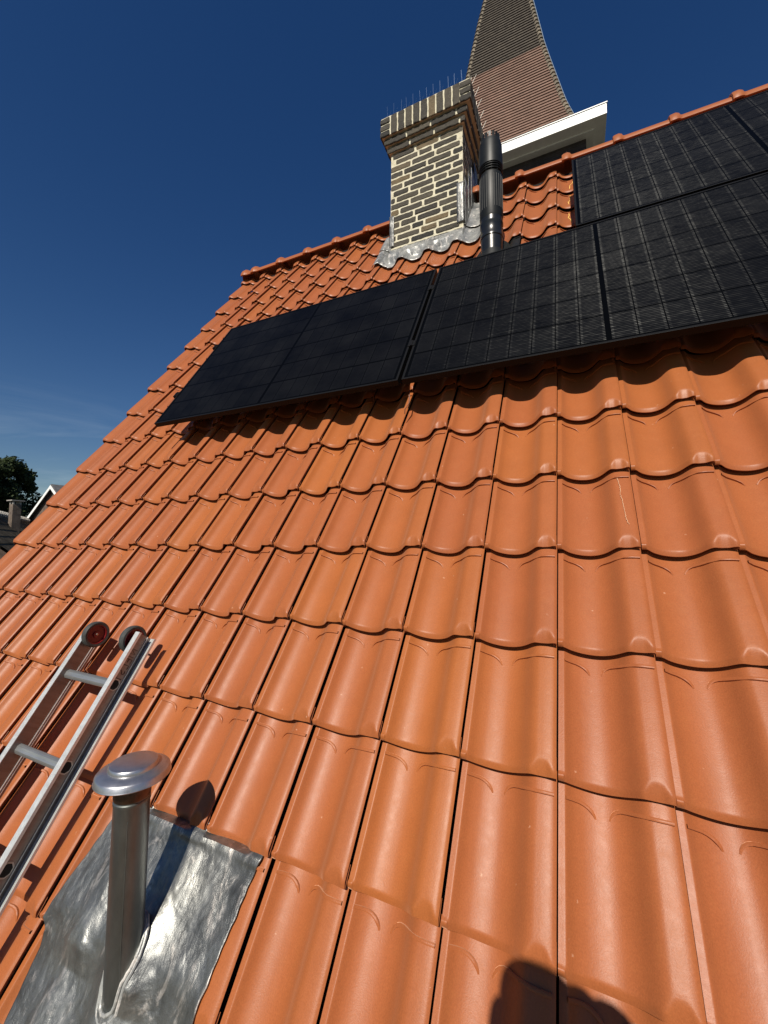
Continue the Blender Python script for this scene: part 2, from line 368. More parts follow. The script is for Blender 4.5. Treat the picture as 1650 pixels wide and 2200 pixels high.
def tiles_object(name, cells, mats, parent, mb_extra=None, tintf=None, frame=MR, jitter=True):
    """cells: (i, r, hi, verge, tmax); tile i spans u from (i-1)W to iW, row r starts at v = rG"""
    cache = {}; VV = []; FF = []; TT = []; off = 0
    for (i, r_, hi, vg, tm) in cells:
        key = (hi, vg, tm)
        if key not in cache: cache[key] = make_tile(hi, vg, tm)
        P, F = cache[key]; P = P.copy()
        if jitter:
            P[:, 0] += rng.normal(0, .0006); P[:, 1] += rng.normal(0, .0012)
            P[:, 2] += rng.normal(0, .0008) + (P[:, 0]-W/2)*rng.normal(0, .006)
        P[:, 0] += (i-1)*W; P[:, 1] += r_*G
        VV.append(P); FF.append(F+off); off += len(P)
        tt = tintf(i, r_) if tintf else 0.5
        TT.append(np.tile([tt, rng.random(), 0, 1], (len(P), 1)))
    V = np.vstack(VV); F = np.vstack(FF); T = np.vstack(TT); nt_ = len(F)
    mi = np.zeros(len(F), int)
    if mb_extra is not None:
        ev = np.array([tuple(p) for p in mb_extra.v]); ef = mb_extra.f
    A = np.array(frame)[:3, :3]; V = V @ A.T + np.array(frame)[:3, 3]
    faces = F.tolist()
    if mb_extra is not None:
        faces += [[q+len(V) for q in f] for f in ef]; V = np.vstack([V, ev]); T = np.vstack([T, np.tile([.4, .5, 0, 1], (len(ev), 1))])
        mi = np.concatenate([mi, np.array([q for q in mb_extra.mi], int)])
    me = bpy.data.meshes.new(name); me.from_pydata(V.tolist(), [], faces)
    for q in mats: me.materials.append(q)
    sm = np.ones(len(faces), bool); sm[nt_:] = False
    me.polygons.foreach_set('use_smooth', sm); me.polygons.foreach_set('material_index', mi.astype(np.int32))
    at = me.attributes.new('tint', 'FLOAT_COLOR', 'POINT'); at.data.foreach_set('color', T.astype(np.float32).ravel())
    me.set_sharp_from_angle(angle=math.radians(48)); me.update()
    return link_mesh(name, me, parent)
BLACKCELLS = {(-2, 4), (-1, 4), (0, 4), (-1, 5)}
hot = {(-4, -1): .86, (-4, 0): .8, (-3, -3): .8, (-1, -4): .85, (0, -1): .8, (-7, -2): .8, (-1, -5): .8, (-3, 0): .75}
tr = {}
def tint(i, r_):
    if (i, r_) in hot: return hot[(i, r_)]
    return float(np.clip(rng.normal(.42, .15), 0, .70))
cells = []
for r_ in range(-11, 10):
    for i in range(-13, 17):
        if (i, r_) in BLACKCELLS: continue
        hi = 2 if (-7 <= r_ <= 0 and -12 <= i <= 6) else (1 if (-8 <= r_ and i <= 8) else 0)
        cells.append((i, r_, hi, i == -13, 1.06 if r_ < 9 else .29))
NR = len(cells)
ex = MB()                                   # sarking under the tiles, rear slope
ex.cur = 1
ex.F = MR
ex.box((-3.20, -3.50, -.16), (16*W-.02, 2.76, -.105))
ex.F = ID
roof = tiles_object('roof', cells, [CLAY, UNDER], house, ex, tint)
# rear slope: the same tiles turned round the ridge
APY, APZ = R2W(0, 3.0, 0).y, R2W(0, 3.0, 0).z
rear_frame = Matrix.Translation((0, 2*APY, 0)) @ Matrix.Rotation(math.pi, 4, 'Z') @ MR
cells2 = [(i, r_, 0, False, 1.06 if r_ < 9 else .29) for r_ in range(-11, 10) for i in range(-15, 15)]
ex2 = MB(Matrix.Translation((0, 2*APY, 0)) @ Matrix.Rotation(math.pi, 4, 'Z') @ MR); ex2.cur = 1
ex2.box((-3.56, -3.50, -.16), (3.18, 2.76, -.105))
rear = tiles_object('rear_slope', cells2, [CLAY, UNDER], house, ex2, tint, rear_frame)
# ---- chalky scribbles and a scratch on single tiles (sit on the tile face)
def surf(u, v):
    i = math.ceil(u/W); s = u/W-(i-1); r_ = math.floor(v/G); t = v/G-r_
    return float(tile_n(np.array([s]), np.array([t]))[0])
CHALK = simple('yellow_chalk', (0.80, 0.50, 0.12), 0.9); SCR = simple('pale_scratch', (0.50, 0.27, 0.15), 0.8)
def scribble(name, pts, wd, mat, label):
    q = MB(MR); d = []
    for (a, b), (a2, b2) in zip(pts[:-1], pts[1:]):
        k = max(2, int(math.hypot(a2-a, b2-b)/.004))
        for j in range(k): d.append((a+(a2-a)*j/k+random.gauss(0, .0008), b+(b2-b)*j/k))
    vs = []
    for j, (a, b) in enumerate(d):
        a2, b2 = d[min(j+1, len(d)-1)]; a0, b0 = d[max(j-1, 0)]
        tx, ty = a2-a0, b2-b0; l = math.hypot(tx, ty) or 1; ww = wd*random.uniform(.5, 1.2)
        for s_ in (-1, 1):
            x, y = a-ty/l*ww*s_, b+tx/l*ww*s_; vs.append((x, y, surf(x, y)+.0012))
    q.add(vs, [(2*j, 2*j+1, 2*j+3, 2*j+2) for j in range(len(d)-1)])
    o = q.build(name, mat, roof); o['label'] = label; return o
scribble('chalk_mark', [(.135, 2.80), (.11, 2.76), (.105, 2.70), (.088, 2.66), (.085, 2.585), (.083, 2.545)], .0022, CHALK, 'yellow chalk squiggle')
scribble('chalk_mark', [(.085, 2.49), (.092, 2.44), (.083, 2.42), (.085, 2.36), (.072, 2.33), (.074, 2.26)], .0022, CHALK, 'yellow chalk squiggle')
scribble('chalk_mark', [(.055, 2.17), (.072, 2.16), (.075, 2.10), (.068, 2.06), (.083, 2.00), (.088, 1.94)], .0026, CHALK, 'yellow chalk squiggle')
scribble('chalk_mark', [(.085, 1.86), (.08, 1.83), (.09, 1.82), (.082, 1.79)], .0022, CHALK, 'yellow chalk squiggle')
scribble('scratch', [(.183, -.345), (.189, -.40), (.186, -.43), (.190, -.45), (.193, -.52), (.199, -.56)], .0010, SCR, 'pale scratch')
scribble('scratch', [(.19, -1.52), (.192, -1.55), (.195, -1.58)], .0006, SCR, 'pale scratch')
scribble('scratch', [(-1.05, 1.83), (-1.055, 1.76), (-1.065, 1.69)], .0010, CHALK, 'pale line')
# ---- ridge tiles
def set_flat_tint(o, v_):
    at = o.data.attributes.new('tint', 'FLOAT_COLOR', 'POINT')
    at.data.foreach_set('color', np.tile([v_, .5, 0, 1], (len(o.data.vertices), 1)).astype(np.float32).ravel())
def ridge_mb(u0, u1):
    q = MB(); Z0 = APZ; Y0 = APY
    def ring(x, a, hgt, lo, th=.012):
        pts = []
        for k in range(19):
            t = math.pi*k/18; pts.append((x, Y0 - a*math.cos(t), Z0 + lo + hgt*math.sin(t)))
        return pts
    secs = [(u0-.026, .100, .090, -.072), (u0-.026, .110, .103, -.078), (u0-.016, .114, .110, -.078), (u0+.012, .115, .113, -.078), (u0+.030, .109, .102, -.076), (u0+.040, .097, .083, -.072),
            (u0+.052, .094, .077, -.071), (u1-.01, .092, .075, -.070)]
    vs = []
    for sct in secs: vs += ring(*sct)
    n = 19; q.add(vs, [(j*n+k, j*n+k+1, (j+1)*n+k+1, (j+1)*n+k) for j in range(len(secs)-1) for k in range(n-1)], True)
    # thickness: inner shell and rims
    vi = []
    for (x, a, h_, lo) in secs: vi += ring(x, a-.014, h_-.014, lo)
    q.add(vi, [(j*n+k+1, j*n+k, (j+1)*n+k, (j+1)*n+k+1) for j in range(len(secs)-1) for k in range(n-1)], True)
    for k in (0, n-1):
        q.add([vs[j*n+k] for j in range(len(secs))] + [vi[j*n+k] for j in range(len(secs))], [(j, j+1, len(secs)+j+1, len(secs)+j) for j in range(len(secs)-1)])
    for j in (0, len(secs)-1):
        q.add([vs[j*n+k] for k in range(n)] + [vi[j*n+k] for k in range(n)], [(k, k+1, n+k+1, n+k) for k in range(n-1)])
    return q
rs = [.064 + .35*k for k in range(-10, 10)]
rm = CLAY
for k, u in enumerate(rs):
    a, b = u, u+.35
    if a < -3.2: a = -3.225; b = -3.086
    if -1.33 < (a+b)/2 < -.66: continue        # the chimney stands here
    b = min(b, 3.6)
    o = ridge_mb(a, b).build('ridge_tile', CLAY, roof, fix=False)
    at = o.data.attributes.new('tint', 'FLOAT_COLOR', 'POINT'); tv = random.uniform(.25, .6)
    at.data.foreach_set('color', np.tile([tv, .5, 0, 1], (len(o.data.vertices), 1)).astype(np.float32).ravel())
# short pieces against the chimney
for a, b in ((-1.386, -1.29), (-.64, -.30)):
    pass
q = MB(); q.tube([(-3.17, APY, APZ-.15), (3.55, APY, APZ-.15)], .035, 10); q.build('ridge_bedding', UNDER, roof)
q = MB(); q.lathe((-3.253, APY, APZ-.070), (1, 0, 0), [(.0, -.004), (.045, -.003), (.072, -.001), (.082, .004)], 28); o = q.build('ridge_end_cap', CLAY, roof); set_flat_tint(o, .45)
# ---- walls, eaves gutter
BW = mat_brickwall('house_brick', (0.20, 0.085, 0.05), (0.13, 0.06, 0.04), (0.35, 0.32, 0.27))
q = MB()
ye, ze = R2W(0, -3.35, -.17).y, R2W(0, -3.35, -.17).z
q.prism([(ye+.12, GROUND+.02), (2*APY-ye-.12, GROUND+.02), (2*APY-ye-.12, ze+.1), (APY, APZ-.33), (ye+.12, ze+.1)], -3.14, 3.5, 'yz')
q.build('wall', BW, house)
q = MB()
gp = [(ye-.13+.07*math.cos(t), ze-.02+.07*math.sin(t)) for t in [math.pi + math.pi*k/10 for k in range(11)]]
gp2 = [(ye-.13+.064*math.cos(t), ze-.02+.064*math.sin(t)) for t in [2*math.pi - math.pi*k/10 for k in range(11)]]
q.prism(gp+gp2, -3.25, 3.6, 'yz'); q.build('gutter', simple('zinc_gutter', (.3, .31, .32), .4, .8), house)
q = MB(MR); q.box((-3.235, -3.4, -.20), (-3.205, 2.8, -.075)); q.build('verge_board', PAINTW, house)
# ---- chimney
CX0, CX1, CY0, CY1, CZ1 = -1.292, -.672, 1.252, 1.715, 2.80
def brick_face(q, T, x0, x1, z0, z1, proud=.0035, tints=None, tv=.5, jag=.0025):
    """one brick front: rounded irregular outline, T maps (a, b, out) to world"""
    rc = random.uniform(.006, .013); nseg = 3; pts = []
    cx = [(x1-rc, z1-rc, 0), (x0+rc, z1-rc, 1), (x0+rc, z0+rc, 2), (x1-rc, z0+rc, 3)]
    for a, b, k in cx:
        for j in range(nseg+1):
            t = math.pi/2*(k + j/nseg); pts.append((a+rc*math.cos(t), b+rc*math.sin(t)))
    out = []
    for k, (a, b) in enumerate(pts):
        a2, b2 = pts[(k+1) % len(pts)]; d = math.hypot(a2-a, b2-b); m_ = max(1, int(d/.022))
        for j in range(m_): out.append((a+(a2-a)*j/m_+random.gauss(0, jag*.45), b+(b2-b)*j/m_+random.gauss(0, jag*.5)))
    n = len(out); cxm, czm = (x0+x1)/2, (z0+z1)/2; tilt = random.gauss(0, .001)
    v0 = [T(a, b, -.004) for a, b in out]
    v1 = [T(a, b, proud*.55) for a, b in out]
    v2 = [T(cxm+(a-cxm)*(1-.0045/max(.02, (x1-x0)/2)), czm+(b-czm)*(1-.004/max(.02, (z1-z0)/2)), proud+random.gauss(0, .0007)) for a, b in out]
    b0 = len(q.v)
    q.add(v0+v1+v2, [(k, (k+1) % n, n+(k+1) % n, n+k) for k in range(n)] + [(n+k, n+(k+1) % n, 2*n+(k+1) % n, 2*n+k) for k in range(n)] + [tuple(range(2*n, 3*n))])
    tints += [tv]*(3*n)
def set_tint(o, tints):
    at = o.data.attributes.new('tint', 'FLOAT_COLOR', 'POINT')
    a = np.zeros((len(o.data.vertices), 4), np.float32); a[:, 3] = 1; k = min(len(tints), len(a)); a[:k, 0] = tints[:k]; a[k:, 0] = .4
    at.data.foreach_set('color', a.ravel())
chim = MB(); chim.cur = 1
chim.box((CX0, CY0, 1.35), (CX1, CY1, CZ1))
tn = [.4]*8
chim.cur = 0
faces4 = [(lambda a, b, o: (a, CY0-o, b), CX0, CX1), (lambda a, b, o: (CX1+o, a, b), CY0, CY1),
          (lambda a, b, o: (CX0-o, a, b), CY0, CY1), (lambda a, b, o: (a, CY1+o, b), CX0, CX1)]
RH = .0570
def course(T, a0, a1, z0, z1, off, bl=.194, jn=.0145):
    a = a0 - off
    while a < a1-.01:
        l = bl if random.random() > .22 else bl*random.uniform(.42, .72)
        x0, x1 = max(a, a0+.001), min(a+l, a1-.001)
        if x1-x0 > .03: brick_face(chim, T, x0, x1, z0, z1, random.uniform(.001, .005), tn, min(1, max(0, random.gauss(.45, .3))))
        a += l+jn+random.uniform(-.001, .004)
for fi, (T, a0, a1) in enumerate(faces4):
    z = CZ1-.004; k = 0
    while z > 1.45:
        course(T, a0, a1, z-RH+.0132+random.uniform(-.002, .002), z-random.uniform(0, .002), (0 if k % 2 == 0 else .105)+random.uniform(-.035, .035))
        z -= RH; k += 1
chimney = chim.build('chimney', [BRICK, MORTAR], house, fix=False); set_tint(chimney, tn)
# corbels and cap
def cap_layer(q, tn_, x0, x1, y0, y1, z0, z1, soldier=False):
    q.cur = 1; i0 = .004; q.box((x0+i0, y0+i0, z0+.004), (x1-i0, y1-i0, z1)); tn_ += [.4]*8; q.cur = 0
    fs = [(lambda a, b, o: (a, y0+i0-o, b), x0, x1), (lambda a, b, o: (x1-i0+o, a, b), y0, y1), (lambda a, b, o: (x0+i0-o, a, b), y0, y1), (lambda a, b, o: (a, y1-i0+o, b), x0, x1)]
    for T, a0, a1 in fs:
        if not soldier:
            a = a0 + random.choice((-.11, -.05, 0))
            while a < a1-.01:
                b0, b1 = max(a, a0), min(a+.2, a1)
                if b1-b0 > .03: brick_face(q, T, b0, b1, z0, z1-.004, random.uniform(.003, .008), tn_, random.gauss(.33, .15), .0035)
                a += .212
        else:
            cw = .086
            for e0, e1 in ((a0, a0+cw), (a1-cw, a1)):
                for k in range(3):
                    hh = (z1-z0)/3; brick_face(q, T, e0, e1, z0+k*hh, z0+(k+1)*hh-.010, random.uniform(.004, .008), tn_, random.gauss(.4, .2))
            nn = max(1, round((a1-a0-2*cw)/.0665)); wd = (a1-a0-2*cw)/nn
            for k in range(nn):
                b0 = a0+cw+k*wd; brick_face(q, T, b0+.011, b0+wd-.001, z0-random.uniform(0, .004), z1-.003, random.uniform(.004, .009), tn_, random.gauss(.45, .22))
q = MB(); tn2 = []
cap_layer(q, tn2, -1.318, -.645, 1.226, 1.741, 2.803, 2.857)
cap_layer(q, tn2, -1.340, -.622, 1.204, 1.763, 2.862, 2.916)
cap_layer(q, tn2, -1.362, -.588, 1.178, 1.790, 2.921, 3.095, True)
q.cur = 1; q.box((-1.345, 1.195, 3.093), (-.605, 1.772, 3.104)); tn2 += [.4]*8
cap = q.build('cap', [BRICK, MORTAR], chimney, fix=False); set_tint(cap, tn2)
# bird spikes along the top edges
SPK = simple('spike_wire', (.28, .36, .48), .3, .9); SPW = simple('spike_wire_pale', (.75, .72, .62), .4, .6)
k = 0
for a in np.linspace(-1.30, -.66, 12):
    q = MB(); b = (a+random.uniform(-.01, .01), 1.20, 3.10)
    q.tube([b, (b[0]+random.uniform(-.006, .006), b[1]-.01, b[2]+.105)], .0005, 4)
    q.tube([(b[0]+.006, b[1]+.004, b[2]), (b[0]+.02, b[1]+.03, b[2]+.10)], .0004, 4); q.build('bird_spike', SPK, chimney)
for a in np.linspace(1.25, 1.74, 6):
    q = MB(); q.tube([(-.60, a, 3.10), (-.555, a-.004, 3.175)], .0014, 4); q.tube([(-.605, a+.01, 3.10), (-.60, a+.012, 3.19)], .001, 4); q.build('bird_spike', SPW, chimney)
# lead flashing dressed over the tiles
def lead_over(poly_top, poly_bot, u0, u1, nx, ny, lift=.006, wrinkle=.0015):
    q = MB(MR)
    def fn(a, b):
        u = u0+(u1-u0)*a; v = poly_top(u)*(1-b)+poly_bot(u)*b
        n = surf(u, v) + lift + wrinkle*noise.noise(Vector((u*30, v*30, 3)))
        # soften the course step
        return (u, v, n)
    q.grid(nx, ny, fn); return q
def tile_soft(u, v, upto=0):
    """tile surface smoothed across the slope's steps (lead bridges the steps)"""
    i = math.ceil(u/W); s = u/W-(i-1)
    return float(smooth_interp(np.array([min(max(s, 0), .988)]))[0])
flash = MB(MR)
def sheet(u0, u1, vt, vb, nx=90, ny=16, lift=.004, damp=1.0, amp=.002, edge=0.0):
    def fn(a, b):
        u = u0+(u1-u0)*a; v = vt(u)*(1-b)+vb(u)*b
        s = (tile_soft(u-.006, v)+tile_soft(u, v)+tile_soft(u+.006, v))/3
        nn = s*damp + lift + amp*noise.noise(Vector((u*22, v*22, 1.7))) + amp*.5*noise.noise(Vector((u*60, v*60, 1.7)))
        bl_ = max(0, min(1, (v-2.165)/.06)); nn = max(nn, (-.050+.052*bl_*bl_*(3-2*bl_)) if -1.30 < u < -.665 else -1, surf(u, v)+lift, surf(u-.005, v+.004)+lift, surf(u+.005, v-.004)+lift*.7)
        return (u, v + edge*noise.noise(Vector((u*18, 0, 0)))*b, nn)
    flash.grid(nx, ny, fn)
sheet(-1.43, -.50, lambda u: 2.37, lambda u: 2.10 + (.02 if u < -1.3 else 0), 160, 14, .003, 1.0, .003, .012)
sheet(-.690, -.50, lambda u: 2.86, lambda u: 2.36, 40, 20, .010, .9, .003)
sheet(-1.42, -1.285, lambda u: 2.62, lambda u: 2.36, 24, 14, .010, .9, .003)
fl = flash.build('lead_flashing', LEAD2, chimney, fix=False)
sol = fl.modifiers.new('s', 'SOLIDIFY'); sol.thickness = .003; sol.offset = 1
def strip(name, x0, x1, y, z0, z1, face='front'):
    q = MB(); nz = 22; nx = 5
    def fn(a, b):
        x = x0+(x1-x0)*a; z = z0+(z1-z0)*b
        o = .004*noise.noise(Vector((x*40, z*25, 5))) + .002
        if face == 'front': return (x + .003*noise.noise(Vector((z*30, 1, 2))), y-o-.006, z)
        return (y+o+.006, x, z)
    q.grid(nx, nz, fn); o = q.build(name, LEAD3, chimney, fix=False)
    s_ = o.modifiers.new('s', 'SOLIDIFY'); s_.thickness = .0035; s_.offset = 0; return o
LEAD3 = mat_lead('lead_dull', .55, 1.6, .4)
strip('lead_strip', -.722, -.664, CY0, 1.98, 2.315); strip('lead_strip', -1.302, -1.262, CY0, 1.96, 2.235)
for k in range(4):       # stepped side flashing, right cheek
    yy = 1.262+.105*k; strip('lead_strip', yy, yy+.125, CX1+.004+.002*k, 1.97+.15*k, 2.36+.14*k, 'side')
q = MB(); q.box((CX0-.012, 1.27, 2.0), (CX0-.006, 1.52, 2.5)); q.build('lead_strip', LEAD2, chimney)
# ================================================================== black flue
FX, FY = -.392, R2W(0, 1.60, 0).y
fr = empty('flue_pipe', Matrix.Translation((FX, FY, R2W(0, 1.6, 0).z)), 'black plastic flue pipe standing beside the brick chimney', 'flue')
q = MB(); zb = 1.28
q.lathe((FX, FY, 0), (0, 0, 1), [(.070, zb), (.070, 1.455), (.074, 1.460), (.074, 1.475), (.0715, 1.480), (.0715, 1.545), (.0745, 1.550), (.0745, 1.562), (.071, 1.566), (.071, 1.60)], 56)
q.build('lower_pipe', BLACKPL, fr)
q = MB()
q.lathe((FX, FY, 0), (0, 0, 1), [(.066, 1.575), (.0745, 1.60), (.0745, 1.885), (.070, 1.90), (.056, 1.905)], 56)
for k in range(28):                         # vertical ribs of the sleeve
    t = 2*math.pi*k/28; cx, cy = FX+.0745*math.cos(t), FY+.0745*math.sin(t)
    q.tube([(cx, cy, 1.645), (cx, cy, 1.872)], .0014, 4)
q.build('sleeve', BLACKPL2, fr)
q = MB()
q.lathe((FX, FY, 0), (0, 0, 1), [(.052, 1.88), (.052, 1.96)], 40)
for z in (1.905, 1.922, 1.939):
    q.lathe((FX, FY, z), (0, 0, 1), [(.052, 0), (.077, .004), (.0775, .007), (.052, .008)], 56)
for k in range(12):
    t = 2*math.pi*(k+.5)/12; d = Vector((math.cos(t), math.sin(t), 0)); a = Vector((FX, FY, 0))+d*.070
    q.tube([a+Vector((0, 0, 1.90)), a+Vector((0, 0, 1.955))], .003, 5)
q.build('air_vents', BLACKPL2, fr)
q = MB()
q.lathe((FX, FY, 0), (0, 0, 1), [(.060, 1.950), (.078, 1.955), (.078, 1.97), (.0745, 2.105), (.066, 2.140), (.050, 2.143), (.046, 2.10)], 56)
for k in range(16):
    t = 2*math.pi*k/16; t2 = t+2*math.pi/16*.62
    vs = []
    for tt in (t, (t+t2)/2, t2):
        for rr in (.055, .063):
            for z in (2.128, 2.178): vs.append((FX+rr*math.cos(tt), FY+rr*math.sin(tt), z))
    q.add(vs, [(0, 1, 5, 4), (4, 5, 9, 8), (2, 6, 7, 3), (6, 10, 11, 7), (1, 3, 7, 5), (5, 7, 11, 9), (0, 2, 3, 1), (8, 9, 11, 10)])
q.build('top_cap', BLACKPL2, fr)
bt = tiles_object('base_tile', [(i, r_, 1, False, 1.03) for (i, r_) in BLACKCELLS], [BLACKPL2], fr)
q = MB(); P = Vector((FX, FY, R2W(0, 1.6, 0).z)); nn = Vector((0, -ST, CT))
def fnc(a, b):
    t = 2*math.pi*a; z1 = P.z + (.02 if True else 0)
    top = Vector((FX+.0725*math.cos(t), FY+.0725*math.sin(t), 0)); top.z = P.z+.02
    up = Vector((FX+.12*math.cos(t), FY+.15*math.sin(t), 0)); up.z = up.y/CT*ST - .01
    return top.lerp(up, b**1.3) if b < 1 else up
q.grid(40, 10, fnc); q.build('collar', BLACKPL2, fr)
# ================================================================== solar panels
def mat_cells():
    m, nt, p = newmat('solar_cells')
    t = N(nt, 'ShaderNodeTexCoord'); s = N(nt, 'ShaderNodeSeparateXYZ'); L(nt, t.outputs['Object'], s.inputs[0])
    X, Y = s.outputs[0], s.outputs[1]      # panel frame: x along, y up slope; origin at lower-left corner
    # columns: 9 + 9 half cells with a wider middle gap, rows: 6
    mid = 0.861
    xs = math_(nt, 'SUBTRACT', X, mid); xa = math_(nt, 'ABSOLUTE', xs)
    cx = math_(nt, 'DIVIDE', math_(nt, 'SUBTRACT', xa, .008), .0921); fx = math_(nt, 'FRACT', cx); ix = math_(nt, 'FLOOR', cx)
    cy = math_(nt, 'DIVIDE', math_(nt, 'SUBTRACT', Y, .018), .1830); fy = math_(nt, 'FRACT', cy); iy = math_(nt, 'FLOOR', cy)
    def near_edge(f, wd): # 1 close to 0 or 1
        a = math_(nt, 'ABSOLUTE', math_(nt, 'SUBTRACT', f, .5)); return math_(nt, 'GREATER_THAN', a, .5-wd)
    gx = near_edge(fx, .022); gy = near_edge(fy, .030)
    inx = math_(nt, 'MULTIPLY', math_(nt, 'GREATER_THAN', cx, 0), math_(nt, 'LESS_THAN', cx, 9)); iny = math_(nt, 'MULTIPLY', math_(nt, 'GREATER_THAN', cy, 0), math_(nt, 'LESS_THAN', cy, 6))
    inside = math_(nt, 'MULTIPLY', inx, iny)
    gap = math_(nt, 'MAXIMUM', math_(nt, 'MAXIMUM', gx, gy), math_(nt, 'SUBTRACT', 1, inside))
    # busbars: 16 per cell, run along x
    by = math_(nt, 'FRACT', math_(nt, 'MULTIPLY', fy, 16)); bd = math_(nt, 'ABSOLUTE', math_(nt, 'SUBTRACT', by, .5))
    wire = ramp(nt, bd, [(0.0, (1, 1, 1)), (0.13, (0.9, 0.9, 0.9)), (0.22, (0, 0, 0))]); wire.color_ramp.interpolation = 'LINEAR'
    # glints painted at the wire ends: more gloss next to each column gap
    ea = math_(nt, 'ABSOLUTE', math_(nt, 'SUBTRACT', fx, .5)); sp = ramp(nt, ea, [(0.36, (0, 0, 0)), (0.40, (1, 1, 1)), (0.47, (1, 1, 1)), (0.485, (0, 0, 0))])
    wn = N(nt, 'ShaderNodeTexWhiteNoise', noise_dimensions='3D'); cb = N(nt, 'ShaderNodeCombineXYZ')
    L(nt, ix, cb.inputs[0]); L(nt, iy, cb.inputs[1]); L(nt, math_(nt, 'SIGN', xs), cb.inputs[2]); L(nt, cb.outputs[0], wn.inputs['Vector'])
    mpw = N(nt, 'ShaderNodeMapping'); mpw.inputs['Scale'].default_value = (.30, 1, 1); L(nt, t.outputs['Object'], mpw.inputs[0])
    fine = noise_(nt, 150, 2, 0.6, mpw.outputs[0]); blo = noise_(nt, 3.2, 5, 0.6, t.outputs['Object'])
    spark = ramp(nt, fine, [(0.40, (.6, .6, .6)), (0.66, (1.25, 1.25, 1.25))])
    lvl = math_(nt, 'MULTIPLY_ADD', wn.outputs['Value'], .5, .65)
    lvl = math_(nt, 'MULTIPLY', lvl, math_(nt, 'MULTIPLY_ADD', sp.outputs[0], 1.5, .7))
    wf = math_(nt, 'MULTIPLY', math_(nt, 'MULTIPLY', wire.outputs[0], spark.outputs[0]), math_(nt, 'SUBTRACT', 1, gap))
    wf = math_(nt, 'MULTIPLY', wf, lvl)
    cellc = mix(nt, wn.outputs['Value'], (0.0022, 0.0026, 0.0040), (0.0036, 0.0040, 0.0052))
    dust = ramp(nt, blo, [(0.35, (0, 0, 0)), (0.8, (0.006, 0.006, 0.006))])
    cellc = mix(nt, 1.0, cellc, dust.outputs[0], 'ADD')
    base = mix(nt, gap, cellc, (0.0016, 0.0018, 0.0022))
    L(nt, base, p.inputs['Base Color']); p.inputs['Roughness'].default_value = 0.30; p.inputs['Specular IOR Level'].default_value = 0.015
    # round wires: their lower flank leans down the slope, by an angle that varies along the wire
    nz1 = noise_(nt, 80, 2, .6, mpw.outputs[0]); nz2 = noise_(nt, 55, 3, .6, mpw.outputs[0])
    ang = math_(nt, 'MULTIPLY_ADD', nz1, -.5, -.25); ax_ = math_(nt, 'MULTIPLY_ADD', nz2, .26, -.13)
    cn = N(nt, 'ShaderNodeCombineXYZ'); L(nt, ax_, cn.inputs[0]); L(nt, math_(nt, 'SINE', ang), cn.inputs[1]); L(nt, math_(nt, 'COSINE', ang), cn.inputs[2])
    vt = N(nt, 'ShaderNodeVectorTransform', vector_type='NORMAL', convert_from='OBJECT', convert_to='WORLD'); L(nt, cn.outputs[0], vt.inputs[0])
    an = N(nt, 'ShaderNodeBsdfAnisotropic'); an.inputs['Color'].default_value = (.50, .51, .50, 1); an.inputs['Roughness'].default_value = .36
    L(nt, vt.outputs[0], an.inputs['Normal'])
    ms = N(nt, 'ShaderNodeMixShader'); L(nt, math_(nt, 'MULTIPLY', wf, .0080, clamp=True), ms.inputs[0]); L(nt, p.outputs[0], ms.inputs[1]); L(nt, an.outputs[0], ms.inputs[2])
    out = nt.nodes['Material Output']; L(nt, ms.outputs[0], out.inputs['Surface'])
    return m
CELLS = mat_cells()
FRAMEM = simple('black_anodised', (0.005, 0.005, 0.005), 0.5, 0.0, 0, .2, 0, .15)
DARKM = simple('dark_backsheet', (0.008, 0.008, 0.009), 0.7)
PL, PH, PT, PN = 1.722, 1.134, .030, .130
def make_panel(u, v, label, mesh=None):
    F = MR @ Matrix.Translation((u, v, PN))
    root = empty('solar_panel', F, label, 'solar panel', 'black solar panels mounted on the roof')
    q = MB(F); f = .011
    for a, b in (((0, 0, -PT), (PL, f, 0)), ((0, PH-f, -PT), (PL, PH, 0)), ((0, f, -PT), (f, PH-f, 0)), ((PL-f, f, -PT), (PL, PH-f, 0))): q.box(a, b, .0009)
    q.build('frame', FRAMEM, root)
    q = MB(F); q.add([(f, f, -.0015), (PL-f, f, -.0015), (PL-f, PH-f, -.0015), (f, PH-f, -.0015)], [(0, 1, 2, 3)])
    o = q.build('glass', CELLS, root, fix=False)
    uv = o.data.uv_layers.new(name='UVMap')
    for lp, c_ in zip(uv.data, ((0, 0), (1, 0), (1, 1), (0, 1))): lp.uv = c_
    q = MB(F); q.add([(f, f, -.006), (PL-f, f, -.006), (PL-f, PH-f, -.006), (f, PH-f, -.006)], [(0, 3, 2, 1)]); q.build('backsheet', DARKM, root, fix=False)
    return root
v0 = .203
pA = make_panel(-2.412, v0, 'black solar panel at the lower left, its far end nearest the roof verge')
pB = make_panel(-.670, v0, 'black solar panel low on the roof, to the right of the joint below the chimney')
pC = make_panel(.101, 1.365, 'black solar panel in the upper row, close under the ridge tiles')
def clamp(root, u, v, side=0):
    q = MB(MR); q.box((u-.019, v-.022, PN-.03), (u+.019, v+.022, PN+.0035), .0015); q.box((u-.005, v-.022, PN+.0037), (u+.005, v+.022, PN+.006)); q.build('clamp', FRAMEM, root)
clamp(pB, -.680, v0+.30); clamp(pB, -.680, v0+.88)
clamp(pA, -2.424, v0+.30); clamp(pA, -2.424, v0+.88)
RAILM = simple('black_rail', (.02, .02, .02), .4, .5)
